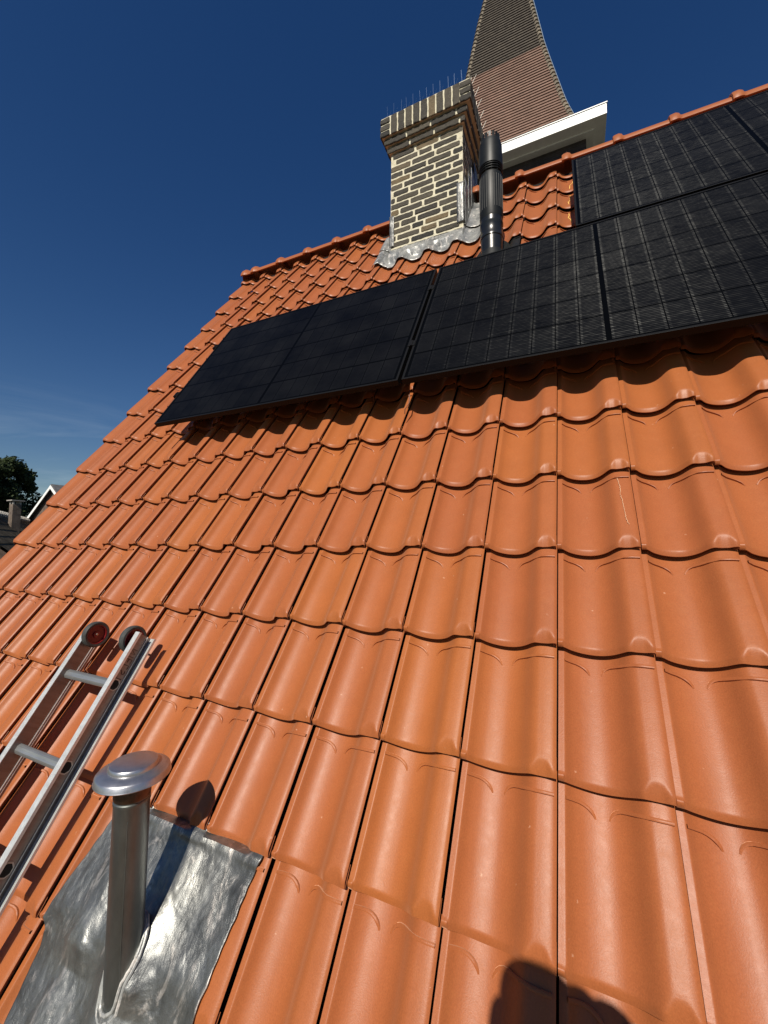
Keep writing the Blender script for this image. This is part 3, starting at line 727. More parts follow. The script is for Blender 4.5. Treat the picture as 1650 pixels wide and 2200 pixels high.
for (u0, u1, v, lb) in ((-2.47, 1.10, v0+.30, 'lower of the two rails under the lower panel row'), (-2.47, 1.10, v0+.88, 'upper of the two rails under the lower panel row'),
                        (.125, 1.88, 1.665, 'lower of the two rails under the upper panel'), (.125, 1.88, 2.245, 'upper of the two rails under the upper panel')):
    q = MB(MR); q.box((u0, v-.018, .055), (u1, v+.018, PN-PT-.001), .002)
    for k in range(int((u1-u0)/.9)+1):
        x = u0+.15+.9*k
        if x < u1: q.box((x-.015, v-.05, -.06), (x+.015, v-.019, .075))
    o = q.build('mounting_rail', RAILM, origin=R2W(u0, v, .05)); tag(o, 'black '+lb, 'rail', 'mounting rails under the solar panels')
q = MB(MR); q.tube([(-.66, .30, .09), (-.655, .22, .06), (-.652, .15, .03), (-.66, .10, .035), (-.664, .085, .02)], .0022, 6)
o = q.build('cable', simple('brown_cable', (.10, .035, .02), .5), origin=R2W(-.66, .2, .05)); tag(o, 'thin loose cable end hanging below the joint of the two lower solar panels', 'cable')
# ================================================================== ladder
ALU = mat_metal('aluminium', (.66, .67, .66), .40, (1, 1, .12), .55, .10, 60)
ALU_REFL = mat_metal('aluminium_tile_reflection', (.20, .16, .145), .36, (1, 1, .12), .75, .2, 60)  # web metal tinted dark brown to carry the tiles' reflection
ALUR = mat_metal('aluminium_rung', (.36, .37, .365), .34, (.15, 1, 1), .7, .16, 50)
RUBBER = simple('grey_rubber', (.045, .048, .045), .55, 0, 60, .4, .0006); REDP = simple('red_plastic', (.17, .010, .012), .35)
ladder = empty('ladder', MR @ Matrix.Translation((-1.62, -1.11, .06)), 'aluminium ladder with two red and black wheels lying on the roof tiles', 'ladder')
LB, LT, VT, VB = .020, .095, -1.100, -3.35
for sgn, ux in ((1, -1.462), (-1, -1.790)):
    # C channel: web on the inner side, flanges open outward
    q = MB(MR); wt_ = .0025; fw = .024
    wx = ux - sgn*fw
    def bx(a, b, n0, n1): q.box((min(a, b), VB, n0), (max(a, b), VT, n1))
    bx(wx, wx+sgn*wt_, LB+.0022, LT-.0022)
    st = q.build('stile', ALU_REFL, ladder)
    q = MB(MR)
    def bx2(a, b, n0, n1): q.box((min(a, b), VB, n0), (max(a, b), VT, n1))
    ub = ux+sgn*.009
    bx2(wx, ux, LT-.0022, LT); bx2(wx, ub, LB, LB+.0022)
    bx2(ux-sgn*.0022, ux, LT-.010, LT-.0024); bx2(ub-sgn*.0022, ub, LB+.0024, LB+.009); bx2(ux-sgn*.004, ux-sgn*.002, LB+.0024, LB+.006)
    for j in range(4): bx2(wx+sgn*(.004+.0055*j), wx+sgn*(.0065+.0055*j), LT, LT+.0009)
    bx2(wx+sgn*.0027, wx+sgn*.0050, LB+.016, LB+.0185); bx2(wx+sgn*.0027, wx+sgn*.0050, LT-.018, LT-.0155)
    if sgn < 0: bx2(wx-sgn*.002, wx, LB+.010, LB+.013); bx2(wx-sgn*.002, wx, LB+.018, LB+.021)
    q.build('flange', ALU, st)
    if sgn > 0: right_stile, rwx = st, wx+wt_
def rung_prof(c_v, c_n, r=.0155):
    pts = []
    for k in range(16):
        t = 2*math.pi*k/16; x, y = r*math.cos(t), r*math.sin(t); y = min(y, r*.86)
        rr = 1 + .07*(k % 2); pts.append((c_v+x*rr*1.05, c_n+y*rr))
    return pts
v = -1.288
BLACKIN = simple('hollow_shade', (.006, .006, .006), .9)
while v > VB:
    q = MB(MR); pr = rung_prof(v, .062); n = len(pr)
    u0, u1 = -1.790+.024, -1.462-.024
    vs = [(u0, a, b) for a, b in pr]+[(u1, a, b) for a, b in pr]
    q.add(vs, [(k, (k+1) % n, n+(k+1) % n, n+k) for k in range(n)])
    # flared, hollow ends through the web
    for ue, s_ in ((u1, 1), (u0, -1)):
        for (k1, d1, k2, d2) in ((1.0, 0, 1.0, .006), (1.0, .006, 1.22, .006), (1.22, .006, 1.22, .003), (1.0, .006, .9, -.02)):
            A = [(ue+s_*d1, v+(a-v)*k1, .062+(b-.062)*k1) for a, b in pr]; B = [(ue+s_*d2, v+(a-v)*k2, .062+(b-.062)*k2) for a, b in pr]
            q.add(A+B, [(k, (k+1) % n, n+(k+1) % n, n+k) for k in range(n)])
    rg = q.build('rung', ALUR, ladder)
    for ue, s_ in ((u1, 1), (u0, -1)):
        q = MB(MR); q.add([(ue+s_*.0062, v+(a-v)*.98, .062+(b-.062)*.98) for a, b in pr], [tuple(range(n))])
        q.build('hollow_shade_disc', BLACKIN, rg, fix=False)  # black disc across the open end, standing in for the shade inside
    v -= .2625
for uc, vc, nc in ((-1.742, -1.128, .072), (-1.510, -1.124, .072)):
    c_ = MR @ Vector((uc, vc, nc)); ax = (1, 0, 0)
    q = MB(); q.lathe(c_, ax, [(.0385, -.011), (.046, -.012), (.0505, -.008), (.0515, 0), (.0505, .008), (.046, .012), (.0385, .011)], 44)
    wh = q.build('wheel', RUBBER, ladder)
    q = MB(); q.lathe(c_, ax, [(.0002, -.006), (.012, -.006), (.012, -.002), (.034, -.002), (.035, -.010), (.039, -.010), (.039, .010), (.035, .010), (.034, .002), (.013, .002), (.012, .008), (.0002, .008)], 44)
    q.build('hub', REDP, wh)
    q = MB(); q.lathe(c_, ax, [(.0002, .013), (.004, .012), (.0055, .009), (.0055, .007)], 6, False); q.tube([c_-Vector((.034, 0, 0)), c_+Vector((.010, 0, 0))], .004, 8); q.build('axle_bolt', mat_metal('bolt_steel', (.5, .42, .36), .3), wh)
# handwriting on the outer web of the right stile
q = MB(); NX = rwx+.0008
def stroke(pts):
    d = [MR @ Vector((NX, a, b)) for a, b in pts]; q.tube(d, .0013, 5)
# letters run down the stile; letter height is across it (n), text advances towards -v
hN, bN = .074, .047
def letter(ch, v_): # local: x right along -v, y up along n
    S_ = {'N': [[(0, 0), (0, 1), (.75, 0), (.75, 1)]], 'I': [[(.1, 0), (.12, 1)]], 'E': [[(.65, 1), (0, 1), (0, 0), (.7, 0)], [(0, .5), (.55, .5)]],
          'L': [[(0, 1), (0, 0), (.6, 0)]], 'S': [[(.6, .85), (.3, 1), (.02, .8), (.1, .58), (.5, .42), (.6, .2), (.3, 0), (0, .15)]], '1': [[(0, .8), (.2, 1), (.2, 0)]]}[ch]
    for st_ in S_: stroke([(v_ - x*.022, bN + y*(hN-bN)) for x, y in st_])
vv = -1.158
for ch, adv in (('N', .025), ('I', .011), ('E', .022), ('L', .020), ('S', .025), ('1', .02)):
    letter(ch, vv); vv -= adv
q.build('handwriting', simple('marker_ink', (.05, .02, .012), .7), right_stile)
# ================================================================== metal vent pipe with its lead sheet
VX0, VY0 = -.963, R2W(0, -1.877, -.0).y
vp = empty('vent_pipe', Matrix.Translation((VX0, VY0, -1.58)), 'galvanised vent pipe with round cap rising out of a lead sheet', 'vent pipe')
ZINC = mat_metal('weathered_zinc', (.17, .185, .18), .36, (1, 1, .35), .85, .25, 26)
CAPM = mat_metal('cap_metal', (.50, .50, .51), .30, (1, 1, 1), .9, .14, 30, .00004)
q = MB(); q.lathe((VX0, VY0, 0), (0, 0, 1), [(.040, -1.80), (.040, -1.172), (.0412, -1.170), (.0412, -1.163), (.039, -1.161), (.039, -1.13)], 56)
q.tube([(VX0+.0285, VY0-.0283, -1.68), (VX0+.0285, VY0-.0283, -1.20)], .0012, 6)
q.build('pipe', ZINC, vp)
CZ = -1.112
q = MB(); q.lathe((VX0, VY0, CZ), (0, 0, 1), [(.030, .001), (.080, -.001), (.0835, .000), (.0845, .002), (.0835, .004), (.082, .014), (.079, .0175), (.0575, .0245), (.0560, .0245), (.0555, .0310), (.0530, .0345), (.047, .0362), (.030, .0382), (.0001, .0390)], 72)
q.build('cap', CAPM, vp)
q = MB(); q.lathe((VX0, VY0, CZ), (0, 0, 1), [(.041, -.045), (.0415, -.04), (.0415, -.008), (.036, .0), (.036, .004)], 48)
q.build('cap_socket', mat_metal('brown_metal', (.12, .08, .06), .35, amp=.5), vp)
# lead sheet
def outline_l(v):
    t = [(-1.585, -1.245), (-1.605, -1.262), (-1.70, -1.285), (-1.80, -1.312), (-1.875, -1.333), (-1.893, -1.306), (-1.96, -1.298), (-2.06, -1.28), (-2.3, -1.25)]
    return np.interp(-v, [-a for a, b in t], [b for a, b in t])
def outline_r(v):
    t = [(-1.585, -.700), (-1.61, -.706), (-1.735, -.719), (-1.873, -.730), (-2.05, -.745), (-2.3, -.76)]
    return np.interp(-v, [-a for a, b in t], [b for a, b in t])
q = MB(MR)
gu, gv = np.linspace(-1.36, -.66, 141), np.linspace(-2.32, -1.54, 157)
UU, VV_ = np.meshgrid(gu, gv)
SS = UU/W-(np.ceil(UU/W)-1); RR = np.floor(VV_/G); TT_ = VV_/G-RR
HH = tile_n(SS, TT_)
def blur(A, k, ax):
    P_ = np.pad(A, [(k, k) if i == ax else (0, 0) for i in (0, 1)], mode='edge')
    return sum(np.take(P_, range(j, j+A.shape[ax]), axis=ax) for j in range(2*k+1))/(2*k+1)
def mxf(A, k, ax):
    P_ = np.pad(A, [(k, k) if i == ax else (0, 0) for i in (0, 1)], mode='edge')
    return np.max([np.take(P_, range(j, j+A.shape[ax]), axis=ax) for j in range(2*k+1)], axis=0)
plane = blur(blur(mxf(HH, 22, 1), 14, 1), 10, 0)       # taut envelope over the rolls
env = np.maximum(blur(mxf(mxf(HH, 3, 1), 3, 0), 3, 1), plane - .005)
env = np.maximum(blur(blur(env, 4, 0), 4, 1), mxf(mxf(HH, 1, 1), 1, 0)) + .0035
def env_at(u, v):
    x = min(max((u-gu[0])/(gu[1]-gu[0]), 0), len(gu)-1.001); y = min(max((v-gv[0])/(gv[1]-gv[0]), 0), len(gv)-1.001)
    i, j = int(x), int(y); fx, fy = x-i, y-j
    return (env[j, i]*(1-fx)+env[j, i+1]*fx)*(1-fy)+(env[j+1, i]*(1-fx)+env[j+1, i+1]*fx)*fy
def fn(a, b):
    v = -1.555-.745*b; l, r_ = outline_l(v), outline_r(v); u = l+(r_-l)*a
    nz = noise.noise
    wob = .0022*nz(Vector((u*9, v*6, 2)))+.0012*nz(Vector((u*26, v*16, 4)))+.0006*nz(Vector((u*70, v*40, 8)))
    edge = min(a, 1-a)
    n = env_at(u, min(v, -1.60)) + max(0, wob+.001)
    tk = max(0, min(1, (v+1.590)/.018)); tk = tk*tk*(3-2*tk)
    n = n*(1-tk) + (tile_soft(u, v)-.0225)*tk
    P3 = R2W(u, v, n); rad = math.hypot(P3.x-VX0, P3.y-VY0)
    n += .006*math.exp(-((rad-.04)/.03)**2) + .028*math.exp(-(rad/.085)**2)
    uo = .0035*nz(Vector((v*35, 3, round(a)*5.)))*math.exp(-edge/.03)
    return (u+uo, v, n)
q.grid(170, 220, fn); o = q.build('lead_sheet', LEAD, vp, fix=False)
s_ = o.modifiers.new('s', 'SOLIDIFY'); s_.thickness = .0025; s_.offset = -1
ringp = []; ringp2 = []
for k in range(49):
    t = 2*math.pi*k/48; v_ = -1.87
    for r_, lst, up in ((.0425, ringp, .0075), (.0475, ringp2, .0035)):
        X, Y = VX0+r_*math.cos(t), VY0+r_*math.sin(t); z = -1.6
        for it in range(6):
            q_ = Vector((X, Y, z)); vv_ = q_.y*CT+q_.z*ST; n_s = env_at(X, min(vv_, -1.6))+up+.027+.0012*noise.noise(Vector((k*.9, r_*99, 1)))
            z = (n_s + Y*ST)/CT
        lst.append((X, Y, z))
q = MB(); q.tube(ringp, [.0040+.0014*noise.noise(Vector((k*.7, 0, 0))) for k in range(49)], 8, False); q.tube(ringp2, [.0044+.0018*noise.noise(Vector((k*.6, 4, 0))) for k in range(49)], 8, False)
q.build('rim', mat_lead('bright_lead', 1.15, 2.0, .2), vp)
# ================================================================== tower
TX, TY, THW = -1.75, 12.89, 2.89
GZ0, GZ1 = 11.13, 11.43
tower = empty('church_tower', Matrix.Translation((TX, TY, GROUND)), 'brick tower with a tall tiled spire and white eaves behind the ridge', 'tower')
ww = THW-.50
q = MB(); q.box((TX-ww, TY-ww, GROUND+.02), (TX+ww, TY+ww, GZ0+.02))
for sx in (-1, 0, 1):
    pass
q.build('wall', mat_brickwall('tower_brick', (0.055, 0.035, 0.028), (0.035, 0.024, 0.02), (0.06, 0.055, 0.05)), tower)
q = MB(); e = .018
q.box((TX-THW, TY-THW, GZ0), (TX+THW, TY+THW, GZ1), .006)
q.box((TX-THW-.02, TY-THW-.02, GZ1+.001), (TX+THW+.02, TY+THW+.02, GZ1+.025))
q.box((TX-THW+.30, TY-THW+.30, GZ0-.05), (TX+THW-.30, TY+THW-.30, GZ0-.002))
q.build('eaves', PAINTW, tower)
SPW_ = [(11.46, 2.70), (11.6, 2.52), (12.0, 2.20), (12.31, 2.06), (13.2, 1.84), (14.23, 1.64), (15.2, 1.45), (16.16, 1.27), (17.3, 1.10), (18.4, .93), (19.6, .72), (21.5, .36), (23.4, .02)]
zs_, ws_ = [a for a, b in SPW_], [b for a, b in SPW_]
def spw(z): return float(np.interp(z, zs_, ws_))
def mat_spire():
    m, nt, p = newmat('spire_tiles')
    t = N(nt, 'ShaderNodeTexCoord'); s = N(nt, 'ShaderNodeSeparateXYZ'); L(nt, t.outputs['Object'], s.inputs[0])
    cb = N(nt, 'ShaderNodeCombineXYZ'); L(nt, math_(nt, 'ADD', s.outputs[0], s.outputs[1]), cb.inputs[0]); L(nt, s.outputs[2], cb.inputs[1])
    b = N(nt, 'ShaderNodeTexBrick'); L(nt, cb.outputs[0], b.inputs['Vector']); b.inputs['Scale'].default_value = 1
    b.inputs['Brick Width'].default_value = .17; b.inputs['Row Height'].default_value = .119; b.inputs['Mortar Size'].default_value = .004
    b.inputs['Color1'].default_value = (.9, .9, .9, 1); b.inputs['Color2'].default_value = (1.12, 1.12, 1.12, 1); b.inputs['Mortar'].default_value = (.45, .45, .45, 1)
    n1 = noise_(nt, 1.6, 6, .7, t.outputs['Object']); n2 = noise_(nt, 9, 5, .7, t.outputs['Object'])
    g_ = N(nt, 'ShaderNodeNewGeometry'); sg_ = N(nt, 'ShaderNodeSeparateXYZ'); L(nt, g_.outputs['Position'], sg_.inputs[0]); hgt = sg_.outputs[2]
    fac = math_(nt, 'GREATER_THAN', hgt, 16.0)  # spire tiles switch from a redder to a darker tone above this height
    upper_tone = ramp(nt, n2, [(0.3, (0.030, 0.022, 0.016)), (0.52, (0.056, 0.044, 0.032)), (0.72, (0.10, 0.083, 0.06))])
    new = ramp(nt, n1, [(0.3, (0.15, 0.088, 0.062)), (0.55, (0.20, 0.118, 0.085)), (0.75, (0.18, 0.122, 0.09))])  # redder tone of the lower part
    col = mix(nt, fac, new.outputs[0], upper_tone.outputs[0]); col = mix(nt, 1.0, col, b.outputs[0], 'MULTIPLY')
    L(nt, col, p.inputs['Base Color']); p.inputs['Roughness'].default_value = .85
    return m
q = MB(); z = 11.46; H = .125
while z < 23.2:
    w0, w1 = spw(z)+.034, spw(z+H)
    a = [(-w0, -w0), (w0, -w0), (w0, w0), (-w0, w0)]; b = [(-w1, -w1), (w1, -w1), (w1, w1), (-w1, w1)]; c_ = [(x*(w0-.05)/w0, y*(w0-.05)/w0) for x, y in a]
    vs = [(TX+x, TY+y, z) for x, y in c_]+[(TX+x, TY+y, z-.004) for x, y in a]+[(TX+x, TY+y, z+H) for x, y in b]
    q.add(vs, [(k, (k+1) % 4, 4+(k+1) % 4, 4+k) for k in range(4)]+[(4+k, 4+(k+1) % 4, 8+(k+1) % 4, 8+k) for k in range(4)])
    z += H
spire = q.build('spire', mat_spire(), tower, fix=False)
HIPM = simple('hip_tile', (.155, .13, .095), .9, 0, 5, .55)
for sx, sy in ((-1, -1), (1, -1), (1, 1), (-1, 1)):
    q = MB(); z = 11.50
    while z < 23.2:
        w0, w1 = spw(z)-.035, spw(z+.21)-.045
        q.tube([(TX+sx*w0, TY+sy*w0, z), (TX+sx*w1, TY+sy*w1, z+.21)], [.098, .066], 8, True, False)
        z += .185
    q.build('hip_tiles', HIPM, spire)
q = MB(); pts = []; z = 11.47
while z < 23.4: w0 = spw(z)+.05; pts.append((TX+w0, TY-w0+.06, z)); z += .4
q.tube(pts, .012, 5); q.build('lightning_cable', simple('cable_grey', (.45, .55, .62), .4, .7), tower)
# ================================================================== left distance
D = Vector((-.928, .368, 0)); P1 = Vector((CAM.x, CAM.y, 0)) + Vector((-.9295, .3686, 0))*40; P2 = Vector((CAM.x, CAM.y, 0)) + Vector((-.9137, .4063, 0))*50.5
rd = (P2-P1).normalized(); RZ = 1.48
P1 = P1 - rd*12; P2 = P2 + rd*4
nd = Vector((-rd.y, rd.x, 0));
if nd.dot(Vector((CAM.x, CAM.y, 0))-P1) < 0: nd = -nd
nh = empty('neighbour_house', Matrix.Translation(((P1+P2)/2+Vector((0, 0, GROUND)))), 'dark mossy roof with a row of ridge tiles below the tree at the left edge', 'house')
MOSS = simple('mossy_tiles', (.085, .068, .045), .95, 0, 1.6, .7, .05, .1)
q = MB(); hs = 7.6; dz = 6.7
A, B = P1.copy(), P2.copy()
for sg in (1, -1):
    a0, b0 = A+Vector((0, 0, RZ)), B+Vector((0, 0, RZ)); a1, b1 = A+nd*hs*sg+Vector((0, 0, RZ-dz)), B+nd*hs*sg+Vector((0, 0, RZ-dz))
    # courses
    nco = 16
    for k in range(nco):
        t0, t1 = k/nco, (k+1)/nco; up = Vector((0, 0, .03))
        q.add([a0.lerp(a1, t0), b0.lerp(b1, t0), b0.lerp(b1, t1)+up, a0.lerp(a1, t1)+up, a0.lerp(a1, t1), b0.lerp(b1, t1)], [(0, 1, 2, 3), (3, 2, 5, 4)])
nroof = q.build('roof', MOSS, nh, fix=False)
q = MB()
L_ = (P2-P1).length; k = 0
RT = simple('pale_ridge_tile', (.42, .39, .34), .8, 0, 8, .5)
while k*.62 < L_:
    c0 = P1+rd*(k*.62)+Vector((0, 0, RZ-.04)); q.lathe(c0, rd, [(.0, 0), (.25, 0), (.27, .02), (.22, .40), (.16, .60)], 10, False); k += 1
q.build('ridge_tiles', RT, nroof)
q = MB()
cs = [P1+nd*(hs-.4), P2+nd*(hs-.4), P2-nd*(hs-.4), P1-nd*(hs-.4)]
q.add([c_+Vector((0, 0, GROUND+.02)) for c_ in cs]+[c_+Vector((0, 0, RZ-dz+.2)) for c_ in cs]+[P1+Vector((0, 0, RZ-.15)), P2+Vector((0, 0, RZ-.15))],
      [(0, 1, 5, 4), (1, 2, 6, 5), (2, 3, 7, 6), (3, 0, 4, 7), (4, 7, 8), (5, 9, 6)])
q.build('wall', mat_brickwall('dark_brick', (0.10, 0.055, 0.035), (0.07, 0.04, 0.03), (0.12, 0.11, 0.09)), nh)
# its chimney stack
dC = Vector((-.9222, .3867, 0)); cc = Vector((CAM.x, CAM.y, 0))+dC*37.2
q = MB(); BKC = mat_brickwall('stack_brick', (0.15, 0.105, 0.075), (0.11, 0.08, 0.06), (0.2, 0.18, 0.15))
hw_ = .235
q.box((cc.x-hw_, cc.y-hw_, RZ-5), (cc.x+hw_, cc.y+hw_, 2.02)); stack = q.build('chimney', BKC, nh)
q = MB(); q.box((cc.x-.36, cc.y-.36, 2.24), (cc.x+.36, cc.y+.36, 2.31))
for sx in (-1, 1):
    for sy in (-1, 1): q.box((cc.x+sx*.18-.05, cc.y+sy*.18-.05, 2.02), (cc.x+sx*.18+.05, cc.y+sy*.18+.05, 2.24))
q.build('cap', simple('pale_slab', (.30, .28, .25), .8), stack)
# gabled house with white bargeboards
ap = Vector((CAM.x, CAM.y, 0))+Vector((-.9026, .4305, 0))*46; GZ = -.534+46*.1085
gh = empty('gabled_house', Matrix.Translation((ap.x, ap.y, GROUND)), 'house gable with bright white bargeboards just past the left verge', 'house')
wd = 3.6; bw0 = .28; gs = GZ/1 if False else 0
sl_ = .80
GB = GZ - sl_*wd*1.15
q = MB(); q.prism([(ap.x-wd, GROUND+.02), (ap.x+wd, GROUND+.02), (ap.x+wd, GZ-sl_*wd-.25), (ap.x, GZ-.25), (ap.x-wd, GZ-sl_*wd-.25)], ap.y+.3, ap.y+9, 'xz')
q.build('wall', mat_brickwall('gable_brick', (0.13, 0.08, 0.05), (0.10, 0.06, 0.045), (0.2, 0.18, 0.15)), gh)
q = MB()
for sg in (-1, 1):
    q.add([(ap.x, ap.y, GZ+.03), (ap.x+sg*(wd+.4), ap.y, GZ+.03-sl_*(wd+.4)), (ap.x+sg*(wd+.4), ap.y+9.3, GZ+.03-sl_*(wd+.4)), (ap.x, ap.y+9.3, GZ+.03),
           (ap.x, ap.y, GZ+.13), (ap.x+sg*(wd+.5), ap.y, GZ+.13-sl_*(wd+.5)), (ap.x+sg*(wd+.5), ap.y+9.3, GZ+.13-sl_*(wd+.5)), (ap.x, ap.y+9.3, GZ+.13)],
          [(0, 1, 2, 3), (4, 7, 6, 5), (0, 4, 5, 1), (1, 5, 6, 2), (2, 6, 7, 3)])
q.build('roof', simple('grey_roof_tiles', (.10, .10, .10), .7, 0, 3, .3), gh)
for sg in (-1, 1):
    q = MB(); bw = bw0
    q.prism([(ap.x, GZ+.02), (ap.x+sg*(wd+.4), GZ+.02-sl_*(wd+.4)), (ap.x+sg*(wd+.4), GZ-bw-sl_*(wd+.4)), (ap.x, GZ-bw)], ap.y-.06-.002*sg, ap.y-.02, 'xz'); q.build('bargeboard', PAINTW, gh)
# tree
def tree(name, base, H, crown_c, rad, label, seed, nleaf=16000):
    rn = random.Random(seed); root = empty(name, Matrix.Translation(base), label, 'tree')
    q = MB(); bark = simple('bark', (.07, .055, .04), .95, 0, 4, .4, .02)
    q.tube([base, base+Vector((.1, 0, (crown_c.z-base.z)*.5)), crown_c], [.45, .33, .12], 10)
    for k in range(12):
        t = rn.uniform(.35, .95); a = base.lerp(crown_c, t); d = Vector((rn.gauss(0, 1), rn.gauss(0, 1), rn.uniform(.2, 1))).normalized()
        q.tube([a, a+d*rad.x*.45+Vector((0, 0, .3)), a+d*rad.x*.85], [.16, .09, .03], 6)
    q.build('trunk', bark, root)
    cl = []
    for k in range(170):
        d = Vector((rn.gauss(0, 1), rn.gauss(0, 1), rn.gauss(0, 1))).normalized(); rr = rn.uniform(.05, 1.0)**.5
        cl.append((crown_c + Vector((d.x*rad.x, d.y*rad.y, d.z*rad.z))*rr*.86, rn.uniform(.55, 1.25)))
    vs = []; fs = []
    for k in range(nleaf):
        c0, r0 = rn.choice(cl); d = Vector((rn.gauss(0, 1), rn.gauss(0, 1), rn.gauss(0, 1))).normalized()
        p_ = c0 + d*r0*rn.uniform(.6, 1.08); s_ = rn.uniform(.10, .24)
        a = (d + Vector((rn.gauss(0, .6), rn.gauss(0, .6), rn.gauss(0, .6)))).normalized().orthogonal().normalized()
        nn_ = (d+Vector((rn.gauss(0, .5), rn.gauss(0, .5), rn.gauss(0, .5)))).normalized(); a = nn_.orthogonal().normalized(); b = nn_.cross(a)
        i = len(vs); vs += [p_-a*s_, p_-b*s_*.7, p_+a*s_, p_+b*s_*.7]; fs.append((i, i+1, i+2, i+3))
    q = MB(); q.add(vs, fs)
    m, nt, p = newmat('leaves'); t = coord(nt); r = ramp(nt, noise_(nt, 1.7, 4, .7, t), [(0.3, (.013, .022, .008)), (0.6, (.032, .048, .014)), (0.75, (.060, .074, .022))])
    L(nt, r.outputs[0], p.inputs['Base Color']); p.inputs['Roughness'].default_value = .7; p.inputs['Specular IOR Level'].default_value = .2
    q.build('crown', m, root, fix=False)
dT = Vector((-.9395, .3425, 0)).normalized(); tb = Vector((CAM.x, CAM.y, 0))+dT*62
tree('tree', Vector((tb.x, tb.y, GROUND)), 17, Vector((tb.x, tb.y, 4.1)), Vector((5.6, 5.6, 6.6)), 'broad dark green tree standing behind the mossy roof at the left edge', 3, 60000)
# ================================================================== photographer on a scaffold, behind the lens
WOOD = simple('scaffold_board_wood', (.32, .22, .12), .8, 0, 12, .3, .002); STEEL = simple('scaffold_steel', (.35, .36, .36), .4, .8)
sf = empty('scaffold', Matrix.Translation((.1, -2.2, GROUND)), 'steel scaffold with wooden boards below the roof where the photographer stands', 'scaffold')
PZ = -2.065
for k in range(3):
    q = MB(); q.box((-1.1, -2.45+.23*k, PZ-.04), (1.3, -2.23+.23*k, PZ), .004); q.build('board', WOOD, sf)
for x in (-1.0, 1.2):
    for y in (-2.50, -1.74):
        q = MB(); q.tube([(x, y, GROUND+.02), (x, y, PZ-.03)], .024, 12); q.build('upright', STEEL, sf)
    q = MB(); q.tube([(x, -2.6, PZ-.066), (x, -1.70, PZ-.066)], .024, 12); q.build('ledger', STEEL, sf)
def skin_obj(name, nodes, edges, mat, parent, sub=2):
    me = bpy.data.meshes.new(name); me.from_pydata([n_[0] for n_ in nodes], edges, [])
    o = bpy.data.objects.new(name, me); COL.objects.link(o)
    md = o.modifiers.new('skin', 'SKIN'); ss = o.modifiers.new('sub', 'SUBSURF'); ss.levels = sub; ss.render_levels = sub
    for i, n_ in enumerate(nodes):
        r_ = n_[1]; me.skin_vertices[0].data[i].radius = r_ if isinstance(r_, tuple) else (r_, r_)
    me.skin_vertices[0].data[0].use_root = True
    dg = bpy.context.evaluated_depsgraph_get(); dg.update(); m2 = bpy.data.meshes.new_from_object(o.evaluated_get(dg))
    bpy.data.objects.remove(o); m2.materials.clear(); m2.materials.append(mat)
    m2.polygons.foreach_set('use_smooth', [True]*len(m2.polygons)); m2.name = name
    return link_mesh(name, m2, parent)
SKINM = simple('skin', (.50, .30, .22), .5); CLOTH = simple('dark_jacket', (.03, .035, .05), .85, 0, 60, .3); JEANS = simple('work_trousers', (.04, .04, .045), .9, 0, 80, .3)
HAIR = simple('brown_hair', (.05, .03, .018), .7, 0, 90, .4); SHOE = simple('work_shoe', (.03, .02, .015), .5)
hx, hy, hz = .105, -1.965, -.425
person = empty('person', Matrix.Translation((.1, -2.16, PZ)), 'person in dark work clothes holding up a phone, whose shadow falls on the lowest tiles', 'person')
nb = [((.10, -2.15, -1.10), (.16, .12)), ((.10, -2.14, -.88), (.14, .105)), ((.10, -2.13, -.68), (.16, .11)), ((.09, -2.10, -.545), (.085, .075)),
      ((.085, -2.045, -.475), (.052, .052)), ((hx, hy-.02, hz-.045), (.068, .078)), ((hx, hy-.015, hz+.045), (.078, .088)), ((hx, hy-.02, hz+.09), (.05, .055)),
      ((.27, -2.12, -.585), .058), ((.385, -2.02, -.80), .042), ((.24, -1.86, -.705), .032), ((.155, -1.81, -.640), .026), ((.125, -1.795, -.615), (.030, .016)),
      ((-.08, -2.12, -.585), .058), ((-.18, -2.02, -.80), .042), ((-.07, -1.87, -.705), .032), ((-.01, -1.82, -.640), .026), ((.012, -1.80, -.615), (.030, .016)),
      ((.19, -2.15, -1.20), .095), ((.20, -2.12, -1.54), .060), ((.20, -2.16, -1.90), .038), ((.20, -2.05, -1.955), .030),
      ((.01, -2.15, -1.20), .095), ((0, -2.12, -1.54), .060), ((0, -2.16, -1.90), .038), ((0, -2.05, -1.955), .030)]
for i_ in range(len(nb)):
    if i_ not in (10, 11, 12, 15, 16, 17, 5, 6, 7): p_ = nb[i_][0]; nb[i_] = ((p_[0], p_[1], p_[2]-.08), nb[i_][1])
nb[8] = ((.26, -2.10, -.58), .066); nb[9] = ((.205, -1.880, -.440), .062); nb[10] = ((.200, -1.845, -.55), .036)
eb = [(0, 1), (1, 2), (2, 3), (3, 4), (4, 5), (5, 6), (6, 7), (2, 8), (8, 9), (9, 10), (10, 11), (11, 12), (2, 13), (13, 14), (14, 15), (15, 16), (16, 17),
      (0, 18), (18, 19), (19, 20), (20, 21), (0, 22), (22, 23), (23, 24), (24, 25)]
body = skin_obj('body', nb, eb, SKINM, person)
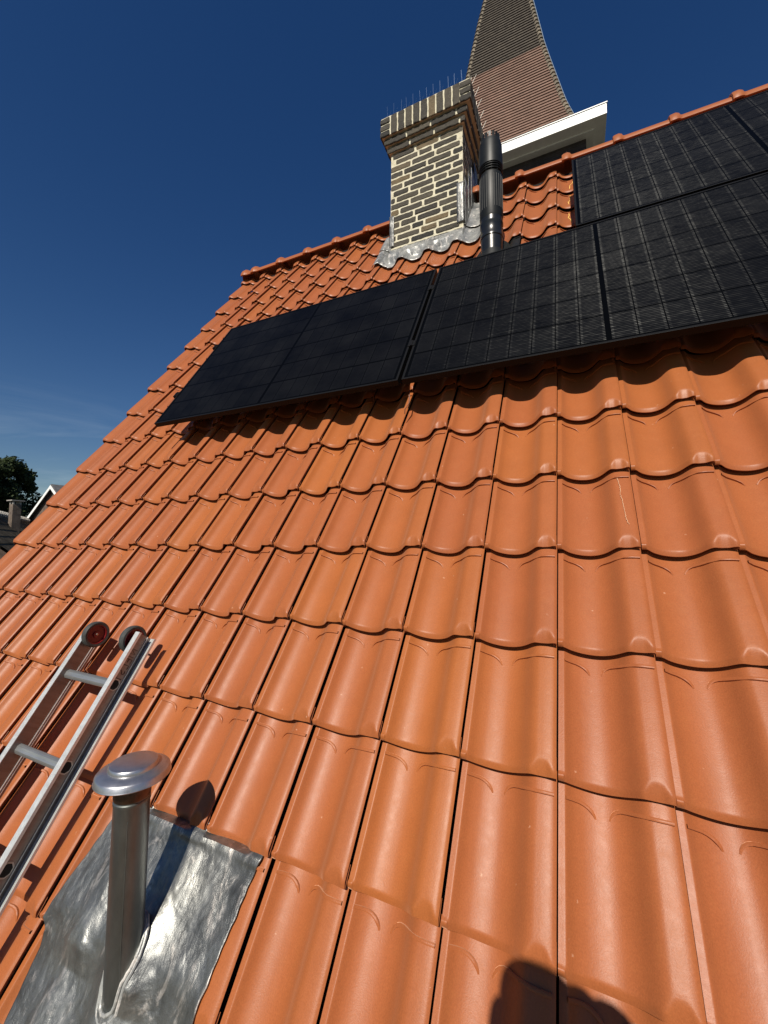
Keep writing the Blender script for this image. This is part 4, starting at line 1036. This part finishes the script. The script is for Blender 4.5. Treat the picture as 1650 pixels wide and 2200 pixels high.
# fingers: short chains rooted in the palms, closed round the phone's sides
for sx, px0 in ((1, .120), (-1, .016)):
    for k in range(4):
        z = -.585-.021*k; l = (.9, 1, .95, .8)[k]
        n_ = [((px0, -1.800, z-.004), .0095), ((px0-sx*.004+sx*.012, -1.772+.002*k, z), .0085), ((px0-sx*.014, -1.7555, z+.002), .0078), ((px0-sx*.032*l, -1.7545, z+.003), .0068)]
        skin_obj('finger', n_, [(0, 1), (1, 2), (2, 3)], SKINM, body, 1)
    n_ = [((px0, -1.812, -.630), .011), ((px0-sx*.008, -1.806, -.600), .0095), ((px0-sx*.022, -1.795, -.578), .0085)]
    skin_obj('thumb', n_, [(0, 1), (1, 2)], SKINM, body, 1)
def grown(idx, edges, add, mat, name, cut=None):
    ns_ = [(nb[i][0], tuple(x+add for x in (nb[i][1] if isinstance(nb[i][1], tuple) else (nb[i][1],)*2))) for i in idx]
    return skin_obj(name, ns_, edges, mat, body)
grown([0, 1, 2, 3, 8, 9, 10, 11, 13, 14, 15, 16], [(0, 1), (1, 2), (2, 3), (2, 4), (4, 5), (5, 6), (6, 7), (2, 8), (8, 9), (9, 10), (10, 11)], .012, CLOTH, 'jacket')
skin_obj('shadow_filler', [((.10, -2.03, -.50), .085), ((.155, -1.935, -.425), .062), ((.200, -1.885, -.440), .066)], [(0, 1), (1, 2)], CLOTH, body)  # unseen filler between head and elbow, added to join their shadows
grown([0, 18, 19, 20, 22, 23, 24], [(0, 1), (1, 2), (2, 3), (0, 4), (4, 5), (5, 6)], .012, JEANS, 'trousers')
for x in (.20, 0):
    skin_obj('shoe', [((x, -2.19, -2.025), (.042, .038)), ((x, -2.10, -2.032), (.045, .03)), ((x, -2.00, -2.038), (.038, .024))], [(0, 1), (1, 2)], SHOE, body)
skin_obj('hair', [((hx, hy-.05, hz+.02), (.080, .070)), ((hx, hy-.025, hz+.085), (.082, .085)), ((hx, hy+.015, hz+.105), (.06, .04))], [(0, 1), (1, 2)], HAIR, body)
for sx in (-1, 1):
    q = MB(); q.lathe((hx+sx*.031, hy+.068, hz+.012), (0, 1, 0), [(.0001, .012), (.008, .010), (.012, .004), (.0125, 0)], 16)
    q.build('eye', simple('eye_white', (.7, .7, .68), .2), body)
q = MB(); q.tube([(hx, hy+.072, hz+.015), (hx, hy+.088, hz-.015), (hx, hy+.092, hz-.025), (hx, hy+.072, hz-.034)], [.007, .010, .013, .008], 10); q.build('nose', SKINM, body)
q = MB(); q.tube([(hx-.024, hy+.062, hz-.058), (hx, hy+.071, hz-.060), (hx+.024, hy+.062, hz-.058)], [.003, .006, .003], 8); q.build('mouth', simple('lips', (.4, .15, .12), .5), body)
for sx in (-1, 1):
    q = MB(); q.lathe((hx+sx*.079, hy-.015, hz+.0), (sx, .15, 0), [(.028, -.004), (.031, .004), (.022, .010), (.012, .004), (.0001, .002)], 18); q.build('ear', SKINM, body)
PHX = CAM.x+.016; PF = MR
q = MB(); phm = simple('phone_shell', (.02, .02, .022), .25, .3)
q.box((PHX-.036, CAM.y-.034, CAM.z-.135), (PHX+.036, CAM.y-.026, CAM.z+.012), .003)
o = q.build('phone', phm, origin=(PHX, CAM.y-.03, CAM.z-.06)); tag(o, 'dark smartphone held upright in both hands above the lowest tiles', 'phone')
q = MB(); q.box((PHX-.033, CAM.y-.0348, CAM.z-.131), (PHX+.033, CAM.y-.0342, CAM.z+.008)); q.build('screen', simple('phone_screen', (.01, .01, .012), .08), o)
